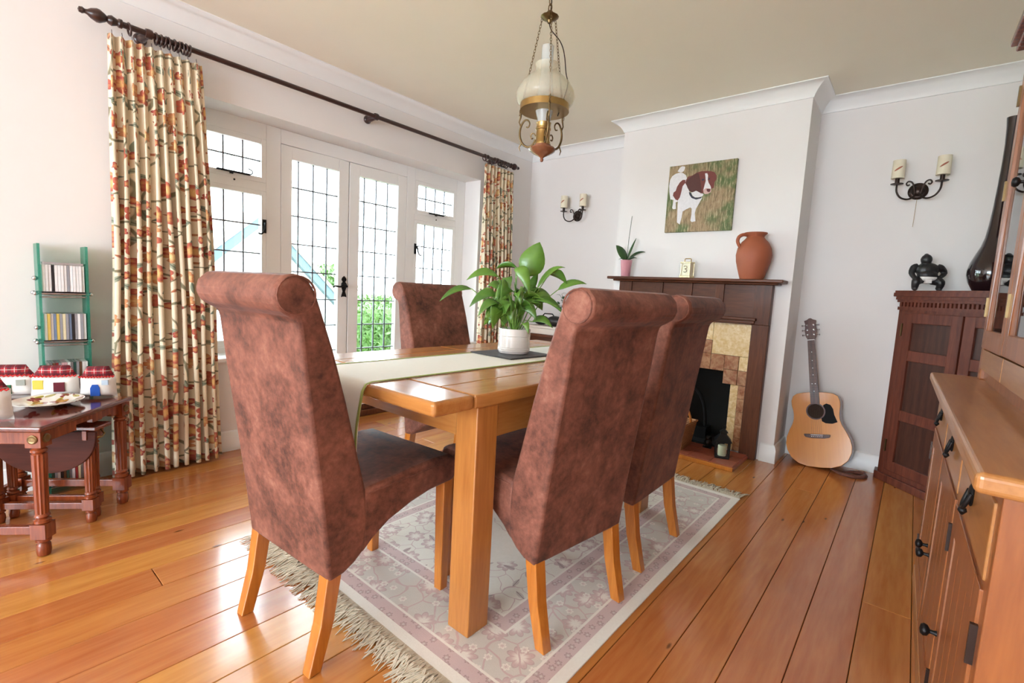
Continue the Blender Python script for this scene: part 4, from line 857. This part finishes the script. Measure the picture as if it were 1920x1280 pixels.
for i, (xx, zz) in enumerate(((2.35, 1.27), (2.22, 1.27), (2.30, 1.67))):
    tag(B().lathe([(.001, 0), (.02, 0), (.022, .004), (.034, .05), (.036, .085), (.033, .085), (.03, .05), (.001, .008)], (xx, -.40, zz), 18).done('glass_tumbler', 'black_gloss', smooth=50), ['dark glass tumbler on the lower hutch shelf nearest the vase', 'dark glass tumbler on the lower hutch shelf nearer the camera', 'dark glass tumbler on the upper hutch shelf'][i], 'tumbler', 'tumblers in the hutch')

# ------------------------------------------------------------------ nest of tables at the left
A0 = Vector((.204, 2.405, 0)); TH = radians(48)
NS = thing('side_table', 'polished mahogany side table with fluted legs in front of the disc rack', 'table', A0, TH)   # local x = front edge, y = depth
L1, D1, ZT = .523, .50, .512
B().box(0, L1, 0, D1, ZT-.022, ZT).done('tabletop', 'mahogany_top', NS, bevel=.007, bseg=3)
legp = [(.012, 0), (.020, .003), (.023, .02), (.021, .045), (.016, .052), (.024, .058), (.024, .068), (.017, .074)]
legq = [(.017, .128), (.026, .134), (.026, .145), (.018, .150), (.024, .158), (.021, .166), (.0205, .168), (.0235, .40), (.018, .404), (.025, .410), (.025, .418), (.019, .424), (.024, .432)]
def nleg(parent, x, y, zs=1.0, rs=1.0):
    b = B(); S = lambda pr: [(r*rs, z*zs) for r, z in pr]
    b.lathe(S(legp), (x, y, 0), 24); b.lathe(S(legq), (x, y, 0), 24, flute=(.167*zs, .401*zs, .86)); b.box(x-.0255*rs, x+.0255*rs, y-.0255*rs, y+.0255*rs, .072*zs, .130*zs); b.box(x-.026*rs, x+.026*rs, y-.026*rs, y+.026*rs, .430*zs, .492*zs)
    return b.done('leg', 'mahogany', parent, smooth=35)
lx0, lx1, ly0, ly1 = .036, L1-.036, .036, D1-.036
for x, y in ((lx0, ly0), (lx1, ly0), (lx1, ly1), (lx0, ly1)):
    lg = nleg(NS, x, y)
    for (dx, dy) in (((0, -1), (-1, 0)) if y == ly0 and x == lx0 else ((0, -1),) if y == ly0 else ((-1, 0),) if x == lx0 else ()):
        Rm = Matrix.Rotation(radians(90), 3, 'X') if dy else Matrix.Rotation(radians(-90), 3, 'Y')
        B().lathe([(.017, 0), (.017, .003), (.013, .005), (.008, .003), (.001, .005)], (x+dx*.026, y+dy*.026, .462), 18, Rm).done('rosette', 'brassdark', lg, smooth=40)
for y in (ly0, ly1):
    b = B().prism([(lx0, .49), (lx1, .49), (lx1, .44), (lx1-.07, .44), (lx1-.08, .452), (lx1-.13, .452), (lx1-.135, .445), (lx1-.19, .445), (lx1-.19, .462), (lx0+.17, .462), (lx0+.17, .44), (lx0, .44)], y-.012, y+.012); b.done('apron', 'mahogany', NS, bevel=.002)
for x in (lx0, lx1): B().box(x-.012, x+.012, ly0, ly1, .44, .49).done('apron', 'mahogany', NS, bevel=.002)
for x in (lx0, lx1): B().box(x-.012, x+.012, ly0, ly1, .086, .118).done('stretcher', 'mahogany', NS, bevel=.002)
B().box(lx0, lx1, ly1-.012, ly1+.012, .086, .118).done('stretcher', 'mahogany', NS, bevel=.002)
M['mahogany_leaf'] = wood('mahogany_leaf', srgb(58, 24, 16), srgb(88, 40, 26), 'y', 10, 2.5, rough=.5, coat=.0, spec=.2)
DT = thing('drop_leaf_table', 'small mahogany drop leaf table tucked under the side table', 'table', A0, TH)
B().box(.275, .375, .0, .42, .415, .432).done('tabletop', 'mahogany_top', DT, bevel=.004)
for x, y, s in ((.30, .046, 1), (.352, .062, .92), (.30, .40, 1), (.352, .385, .92)): nleg(DT, x, y, .83, .86*s)
for sx in (.287,):
    b = B(); pts = [(.0+.20-.20*cos(a), .412-.185*sin(a)**.8) for a in [pi*i/24 for i in range(25)]]; b.prism(pts, sx-.012, sx, 'x'); b.done('drop_leaf', 'mahogany_leaf', DT, bevel=.003)
for x in (.30, .352): B().box(x-.011, x+.011, .06, .39, .062 if x < .32 else .075, .090 if x < .32 else .10).done('stretcher', 'mahogany', DT, bevel=.002)
B().box(.27, .375, .034, .05, .375, .415).done('apron', 'mahogany', DT)
B().tube([(.295, .033, .402), (.298, .016, .382), (.325, .010, .376), (.352, .016, .382), (.355, .033, .402)], .004, 8).done('drop_handle', 'brass', DT, smooth=60)
# plate
def _plate():
    m = NT('fruit_painted_plate'); v = m.coord('Object'); c = srgb(236, 230, 220)
    c = leaves(m, v, 16, .42, .16, 2.0, .7, srgb(150, 140, 60), srgb(186, 170, 80), c); c = flowers(m, v, 13, .42, 4, 1.0, .75, srgb(200, 150, 110), srgb(134, 50, 60), c); c = flowers(m, v, 15, .4, 3, 6.0, .45, srgb(226, 196, 110), srgb(190, 140, 70), c)
    m.bsdf(c, .15, Coat__Weight=.5); return m.m
M['plate'] = _plate()
def nloc(e1, e2, z): c_, s_ = cos(TH), sin(TH); return (A0.x+e1*c_-e2*s_, A0.y+e1*s_+e2*c_, z)
tag(B().lathe([(.001, .004), (.05, .004), (.054, 0), (.062, .001), (.085, .012), (.118, .024), (.118, .027), (.082, .017), (.06, .008), (.001, .008)], (0, 0, 0), 40).done('plate', 'plate', smooth=50), 'white plate painted with fruit and leaves on the mahogany side table', 'plate').location = nloc(.315, .205, ZT)
# house shaped cushions
def _tartan():
    m = NT('red_tartan'); v = m.coord('Object'); sp = m.n('ShaderNodeSeparateXYZ', Vector=v); c = srgb(170, 40, 48)
    def stripe(axis, per, w, col, base, ph=0): 
        q = m.math('ABSOLUTE', m.math('SUBTRACT', m.math('FRACT', m.math('DIVIDE', m.math('ADD', sp.outputs[axis], 5+ph), per)), .5)); return m.mix(m.math('MULTIPLY', m.step(q, w, w*.8), .75), base, col)
    for ax in (0, 2):
        c = stripe(ax, .032, .18, srgb(90, 24, 34), c); c = stripe(ax, .032, .035, srgb(236, 226, 216), c, .016); c = stripe(ax, .032, .03, srgb(40, 36, 60), c, .006)
    m.bsdf(c, .9); return m.m
M['tartan'] = _tartan()
for nm, c in (('p_yellow', (220, 196, 84)), ('p_plum', (96, 26, 38)), ('p_blue', (36, 84, 176)), ('p_pale', (190, 206, 222)), ('p_green', (34, 96, 62)), ('p_grey', (158, 160, 150)), ('p_red', (196, 40, 40)), ('p_tan', (206, 168, 130))): M[nm] = plain('felt_'+nm[2:], srgb(*c), .95, var=.08, nscale=90)
def puff(b, w, h0, h1, w1, th, nx=10, nz=8):
    vs = []; fs = []
    for sd in (-1, 1):
        for j in range(nz+1):
            for i in range(nx+1):
                u = i/nx*2-1; v = j/nz; ww = w+(w1-w)*v; k = max(0, 1-abs(u)**3.2)*max(0, 1-abs(v*2-1)**4)
                vs.append(Vector((u*ww/2*(1-.03*sin(pi*v)), sd*th/2*k**.55, h0+(h1-h0)*v-.006*abs(u)**3*(1 if j == 0 else 0))))
    n = (nx+1)*(nz+1)
    for sd in (0, 1):
        for j in range(nz):
            for i in range(nx): a = sd*n+j*(nx+1)+i; fs.append((a, a+1, a+nx+2, a+nx+1))
    b._add(vs, fs); return b
def house(label, e1, e2, rot, w, h, patches, wr=None):
    t = thing('house_cushion', label, 'cushion', nloc(e1, e2, ZT+.007), TH+radians(rot), 'fabric house cushions'); hb = h*.68
    puff(B(), w*1.06, 0, hb, w, .07).done('body', 'white_cloth', t, smooth=60)
    puff(B(), w*.98, hb-.004, h, (wr or w*.62), .045).done('roof', 'tartan', t, smooth=60)
    b = B(); pts = [(-w*.49+w*.98*i/24, -.024-.008*sin(pi*i/24), hb+.003*(-1)**i) for i in range(25)]; b.tube(pts, .0035, 6); b.done('ric_rac', 'p_red', t)
    for (u, v, pw_, ph_, mt, rnd_) in patches:
        d = .035*(max(0, 1-abs(2*u)**3.2)*max(0, 1-abs(v*2-1)**4))**.55
        pts = [(u*w-pw_/2, v*hb-ph_/2), (u*w+pw_/2, v*hb-ph_/2), (u*w+pw_/2, v*hb+ph_/2*(.4 if rnd_ else 1))]+([(u*w+pw_*.3, v*hb+ph_/2), (u*w-pw_*.3, v*hb+ph_/2)] if rnd_ else [])+[(u*w-pw_/2, v*hb+ph_/2*(.4 if rnd_ else 1))]
        B().prism(pts, -d-.004, -d+.006).done('patch', mt, t)
    return t
house('white house cushion with a blue door patch and tartan roof at the table corner', .478, .115, -73, .13, .14, [(-.02, .36, .034, .052, 'p_blue', True), (.25, .72, .024, .022, 'p_pale', False)])
house('white house cushion with yellow and plum patches and red tartan roof', .47, .285, -73, .165, .14, [(-.30, .60, .036, .040, 'p_yellow', False), (.14, .48, .038, .042, 'p_plum', False)])
house('white house cushion with green and grey patches at the back of the table', .455, .455, -73, .18, .14, [(-.05, .36, .05, .040, 'p_green', False), (.26, .66, .030, .026, 'p_grey', False)])
house('white house cushion cut off by the left picture edge', .055, .24, -60, .17, .17, [(.2, .5, .03, .03, 'p_tan', False)])

# ------------------------------------------------------------------ glass disc rack and discs
CDR = thing('disc_rack', 'tall green glass disc rack with chrome shelves against the window wall', 'rack', (0, 0, 0))
RX0, RX1, RYF, RYB = .285, .452, 3.10, 3.225
for x in (RX0, RX1):
    o = B().box(x-.005, x+.005, RYF, RYB, .0, 1.205).done('glass_side', 'greenglass', CDR)
shelves = [.975, .745, .510, .275, .045]
for z in shelves:
    b = B(); 
    for y in (RYF+.02, RYB-.02): b.tube([(RX0-.012, y, z), (RX1+.012, y, z)], .006, 10); b.ball((RX0-.014, y, z), .010); b.ball((RX1+.014, y, z), .010)
    b.tube([(RX0, RYF+.02, z-.016), (RX1, RYF+.02, z-.016)], .004, 8); b.done('shelf_rails', 'chrome', CDR, smooth=50)
    B().box(RX0+.005, RX1-.005, RYF+.01, RYB-.01, z+.006, z+.010).done('shelf', 'black_gloss', CDR)
for z in (1.045, .815, .58):
    b = B(); b.ball((RX0-.014, RYF+.02, z), .011); b.tube([(RX0-.014, RYF+.02, z), (RX0, RYF+.02, z)], .005, 8); b.done('stud', 'chrome', CDR, smooth=50)
rnd = random.Random(11)
spine = {'white': (236, 234, 234), 'black': (34, 30, 32), 'grey': (150, 150, 156), 'cream': (226, 214, 176), 'yellow': (216, 186, 90), 'red': (150, 50, 52), 'blue': (120, 140, 172), 'pink': (214, 170, 176), 'dark green': (50, 84, 76), 'brown': (112, 76, 56)}
for nm, c in spine.items(): M['cd_'+nm] = plain('disc_spine_'+nm.replace(' ', '_'), srgb(*c), .25, var=.08, nscale=120, coat=.4)
me_cd = {}
rowsets = [('top', ['white', 'white', 'white', 'black', 'white', 'white', 'white', 'white', 'grey', 'white', 'white', 'white', 'white', 'white']), ('second', ['white', 'yellow', 'white', 'blue', 'yellow', 'grey', 'cream', 'grey', 'blue', 'black', 'grey', 'white', 'grey', 'white']),
           ('third', ['white', 'grey', 'brown', 'red', 'grey', 'pink', 'pink', 'white', 'grey', 'dark green', 'grey', 'brown', 'white', 'white']), ('bottom', ['dark green', 'grey', 'white', 'black', 'brown', 'dark green', 'grey', 'white', 'red', 'cream', 'grey', 'black', 'brown', 'white'])]
for (rn, cols), z in zip(rowsets, (.975, .745, .510, .045)):
    for i, cn in enumerate(cols):
        if cn not in me_cd:
            me = B().box(-.0048, .0048, -.055, .055, 0, .124).mesh('disc_case'); me.materials.append(M['cd_'+cn]); me_cd[cn] = me
        o = bpy.data.objects.new('disc_case', me_cd[cn]); COL.objects.link(o); o.location = (RX0+.0145+.0106*i, RYF+.063+rnd.uniform(-.003, .003), z+.0105)
        tag(o, f'{cn} disc case, {ordinal(i)} from left on the {rn} filled rack shelf', 'disc case', 'discs on the glass rack')
b = B(); b.box(RX0+.012, RX1-.012, RYF+.012, RYF+.118, 1.112, 1.122)
tag(b.done('disc_case', 'chrome'), 'clear disc case lying flat on top of the upper row of discs', 'disc case', 'discs on the glass rack').location = (0, 0, 0)

# ------------------------------------------------------------------ potted peace lily on the table
MT = tag(B().box(-.15, .15, -.135, .135, 0, .006).done('slate_mat', 'slate', bevel=.001), 'square slate mat under the white plant pot', 'place mat'); MT.location = (1.775, 1.485, .7955); MT.rotation_euler = (0, 0, radians(-3))
PC = Vector((1.79, 1.487, .8015))
pl = thing('peace_lily', 'leafy green peace lily in a white ceramic pot on the dining table', 'plant', PC)
B().lathe([(.001, 0), (.068, 0), (.072, .002), (.074, .008), (.0775, .012), (.0775, .117), (.0760, .120), (.072, .120), (.071, .10), (.001, .10)], seg=40).done('pot', 'white_ceramic', pl, smooth=40)
for z in (.022, .03, .085): B().lathe([(.0774, z-.0016), (.0787, z), (.0774, z+.0016)], seg=40).done('pot_ring', 'white_ceramic', pl, smooth=60)
B().lathe([(.071, .103), (.04, .108), (.001, .110)], seg=20).done('soil', 'soil', pl, smooth=60)
ROLL = random.Random(77)
def lily(bl, bh, tl, th_, w, droop, dep0, dep1, side=None):
    base = P(bl, bh, dep0); tip = P(tl, th_, dep1); o = leafmesh(B(), base, tip, w, droop, side=side, roll=0 if side is not None else radians(ROLL.uniform(30, 62))).done('leaf', 'leaf', pl, smooth=60); sm = o.modifiers.new('s', 'SOLIDIFY'); sm.thickness = .0012
    r0 = P(bl*.15, .11, dep0*.3); mid_ = (r0+base)*.5+Vector((0, 0, .03)); B().tube([r0, mid_, base, base+(tip-base)*.3+Vector((0, 0, droop*.8))], [.003, .0026, .0022, .0012], 6).done('petiole', 'stem', pl, smooth=60)
FACE = -CB.cross(Vector((0, 0, 1)))
lily(.042, .372, .098, .540, .125, .0, .0, .0, side=CR)
lily(-.09, .365, -.24, .34, .045, .03, -.02, -.06); lily(-.215, .300, -.36, .235, .04, .025, -.03, -.08); lily(-.005, .415, -.11, .405, .045, .015, .03, .05); lily(-.01, .41, .06, .29, .06, .035, -.05, -.09)
lily(-.05, .36, -.04, .28, .05, .03, -.06, -.10); lily(.095, .317, .23, .428, .03, .035, .0, .03); lily(.155, .395, .245, .35, .05, .02, .02, .04); lily(.2, .317, .345, .355, .04, .02, .03, .06)
lily(.08, .26, .225, .205, .05, .03, -.04, -.09); lily(.08, .16, .178, .138, .04, .025, -.05, -.09); lily(.04, .15, .065, .105, .03, .02, -.07, -.10); lily(.06, .30, .10, .40, .04, .0, .05, .07, side=CR)
lily(-.09, .28, -.22, .215, .05, .03, -.03, -.07); lily(-.08, .24, -.175, .175, .055, .03, -.06, -.11); lily(-.085, .22, -.105, .12, .07, .03, -.06, -.10); lily(-.03, .24, -.02, .15, .06, .03, -.07, -.11)
lily(-.10, .27, -.19, .27, .045, .02, .0, -.03); lily(-.04, .30, -.10, .26, .05, .02, -.05, -.09); lily(.03, .22, .10, .17, .05, .03, -.06, -.11); lily(.0, .30, .02, .24, .05, .03, -.06, -.10)
rnd = random.Random(21)
for i in range(42):
    a = rnd.uniform(0, 2*pi); r0 = rnd.uniform(.03, .09); r1 = r0+rnd.uniform(.06, .11); h0 = rnd.uniform(.18, .31); h1 = h0+rnd.uniform(-.09, .03)
    lily(r0*cos(a), h0, r1*cos(a), h1, rnd.uniform(.045, .07), rnd.uniform(.01, .035), r0*sin(a), r1*sin(a))

# ------------------------------------------------------------------ hanging oil lamp style pendant
PX, PY = 1.752, 1.352
pn = thing('pendant_lamp', 'brass hanging lamp with etched glass shade on chains over the table', 'lamp', (PX, PY, 0))
zb = 1.722
B().lathe([(.001, -.040), (.006, -.038), (.009, -.030), (.006, -.024), (.012, -.018), (.040, -.004), (.056, .006), (.060, .014), (.057, .020), (.036, .026), (.035, .034), (.001, .034)], (0, 0, zb), 32).done('turned_base', 'copper', pn, smooth=40)
B().lathe([(.001, .03), (.033, .034), (.034, .045), (.031, .05), (.031, .095), (.034, .098), (.034, .104), (.031, .107), (.032, .122), (.034, .127), (.030, .127), (.028, .108), (.001, .106)], (0, 0, zb), 28).done('burner', 'brass', pn, smooth=40)
B().lathe([(.026, .125), (.030, .145), (.041, .18), (.043, .21), (.034, .27), (.027, .33), (.026, .45), (.0245, .45), (.0255, .33), (.032, .27), (.041, .21), (.039, .18), (.028, .145), (.0245, .125)], (0, 0, zb), 32).done('glass_chimney', 'frost', pn, smooth=60)
B().lathe([(.103, .176), (.1085, .176), (.1085, .203), (.103, .203), (.103, .176)], (0, 0, zb), 40).done('gallery_ring', 'brass', pn, smooth=40)
B().lathe([(.104, .203), (.124, .215), (.131, .237), (.125, .262), (.103, .297), (.075, .322), (.053, .342), (.048, .358), (.052, .375), (.050, .375), (.046, .358), (.051, .34), (.073, .32), (.101, .295), (.123, .26), (.128, .237), (.121, .217), (.102, .205)], (0, 0, zb), 40).done('etched_shade', 'shadeglass', pn, smooth=60)
zt = zb+.575
B().lathe([(.001, .02), (.012, .018), (.018, .008), (.026, 0), (.040, -.004), (.030, -.012), (.012, -.02), (.008, -.03), (.001, -.032)], (0, 0, zt), 12).done('chain_canopy', 'brassdark', pn, smooth=40)
link = B().tube([(0, .0042*cos(a), .0085*sin(a)) for a in [2*pi*i/10 for i in range(10)]], .0012, 5, closed=True).mesh('link'); link.materials.append(M['brassdark'])
def chain(p0, p1, step=.0125, big=1.0):
    p0 = Vector(p0); p1 = Vector(p1); n = max(2, int((p1-p0).length/(step*big))); q = (p1-p0).normalized().to_track_quat('Z', 'Y'); b = B()
    for i in range(n):
        R_ = q.to_matrix() @ Matrix.Rotation(radians(90*(i % 2)), 3, 'Z'); c = p0+(p1-p0)*((i+.5)/n)
        b.tube([c+R_ @ Vector((0, .0042*big*cos(a), .0085*big*sin(a))) for a in [2*pi*k/10 for k in range(10)]], .0012*big, 5, closed=True)
    return b.done('chain', 'brassdark', pn, smooth=60)
for k in range(3):
    a = radians(100+120*k+8); ex, ey = cos(a), sin(a)
    chain((ex*.034, ey*.034, zt-.006), (ex*.118, ey*.118, zb+.17)); 
    S = lambda r, z: (ex*r, ey*r, zb+z)
    ar = B().tube([S(.034, .06), S(.05, .035), S(.075, .03), S(.10, .05), S(.112, .085), S(.108, .12), S(.092, .145), S(.075, .145), S(.066, .13), S(.072, .115), S(.083, .117)], [.004, .004, .0045, .005, .005, .0045, .004, .0035, .003, .003, .003], 8, cr=4).done('scroll_arm', 'brassdark', pn, smooth=60)
    B().tube([S(.034, .075), S(.048, .088), S(.058, .078), S(.055, .064), S(.046, .066)], .003, 6, cr=4).done('small_scroll', 'brassdark', ar, smooth=60)
    B().tube([S(.108, .12), S(.118, .14), S(.112, .16), S(.110, .18)], [.004, .003, .004, .004], 8).done('ring_strut', 'brassdark', ar, smooth=60)
    B().tube([S(.10, .05), S(.112, .03), S(.106, .012)], [.004, .003, .0015], 6).done('leaf_tip', 'brassdark', ar, smooth=60)
chain((0, 0, zt+.018), (0, 0, ZC-.03), big=2.1)
B().lathe([(.001, -.03), (.012, -.028), (.04, -.012), (.05, 0), (.001, 0)], (0, 0, ZC), 24).done('ceiling_rose', 'brass', pn, smooth=40)
B().tube([(.002, 0, ZC-.02), (.010, .004, zt+.2), (.004, -.002, zt+.05), (0, 0, zt-.025), (CR.x*.012, CR.y*.012, zt-.06), (CR.x*.05, CR.y*.05, zt-.10), (CR.x*.072, CR.y*.072, zt-.15), (CR.x*.085, CR.y*.085, zt-.23), (CR.x*.095, CR.y*.095, zt-.29), (CR.x*.06, CR.y*.06, zb+.16)], .0024, 6, cr=4).done('flex', 'bronze', pn, smooth=60)

# ------------------------------------------------------------------ alcove furniture behind the plant
al = thing('console_table', 'dark wooden console table in the alcove behind the peace lily', 'table', (0, 0, 0))
B().box(3.60, 4.0, 2.25, 2.95, .690, .715).done('tabletop', 'darkoak_y', al, bevel=.004)
B().box(3.62, 3.64, 2.29, 2.91, .63, .69).done('apron', 'darkoak_y', al); B().box(3.96, 3.98, 2.29, 2.91, .63, .69).done('apron', 'darkoak_y', al)
for x in (3.62, 3.945):
    for y in (2.27, 2.895): B().box(x, x+.035, y, y+.035, 0, .69).done('leg', 'darkoak', al, bevel=.003)
bx = thing('floral_box', 'white box covered in red floral cloth on the dark console table', 'box', (3.68, 2.66, .715))
M['floralbox'] = NT('floral_cloth_box'); _c = flowers(M['floralbox'], M['floralbox'].coord('Object', rot=(0, radians(90), 0)), 14, .35, 5, 2.0, .6, srgb(226, 180, 110), srgb(190, 66, 52), srgb(228, 216, 204)); M['floralbox'].bsdf(_c, .8); M['floralbox'] = M['floralbox'].m
B().box(-.07, .12, -.2, .2, 0, .055).done('base', 'floralbox', bx, bevel=.006); B().box(-.075, .125, -.205, .205, .055, .078).done('lid', 'floralbox', bx, bevel=.006)
bw = thing('black_handbag', 'soft black bag slumped on the floral box', 'bag', (3.70, 2.66, .797))
b = B(); b.ball((0, .085, .045), .085, (.6, 1, .55), 20); b.ball((0, -.075, .045), .09, (.6, 1, .55), 20); b.done('body', 'black_matt', bw, smooth=60); B().tube([(0, .09, .07), (0, .05, .11), (0, -.04, .11), (0, -.08, .07)], .006, 8).done('strap', 'black_matt', bw, smooth=60)
dp = thing('trailing_houseplant', 'thin stemmed houseplant in a dark pot behind the peace lily', 'plant', (3.88, 2.52, .715))
B().lathe([(.001, 0), (.05, 0), (.065, .10), (.06, .10), (.001, .09)], seg=20).done('pot', 'black_matt', dp, smooth=40)
rnd = random.Random(31)
for i in range(11):
    a = rnd.uniform(0, 6.28); h_ = rnd.uniform(.22, .40); e = Vector((.13*cos(a)*rnd.random(), .16*sin(a), h_)); st_ = B().tube([(0, 0, .09), tuple(e*.5+Vector((0, 0, .05))), tuple(e)], .002, 5).done('stem', 'leaf_dark', dp)
    for q in range(4):
        c_ = e*(1-q*.13); d_ = Vector((rnd.uniform(-1, 1), rnd.uniform(-1, 1), rnd.uniform(-.2, .6))).normalized()*.05; o = leafmesh(B(), c_, c_+d_, .03, .006).done('leaf', 'leaf_dark', dp, smooth=60)
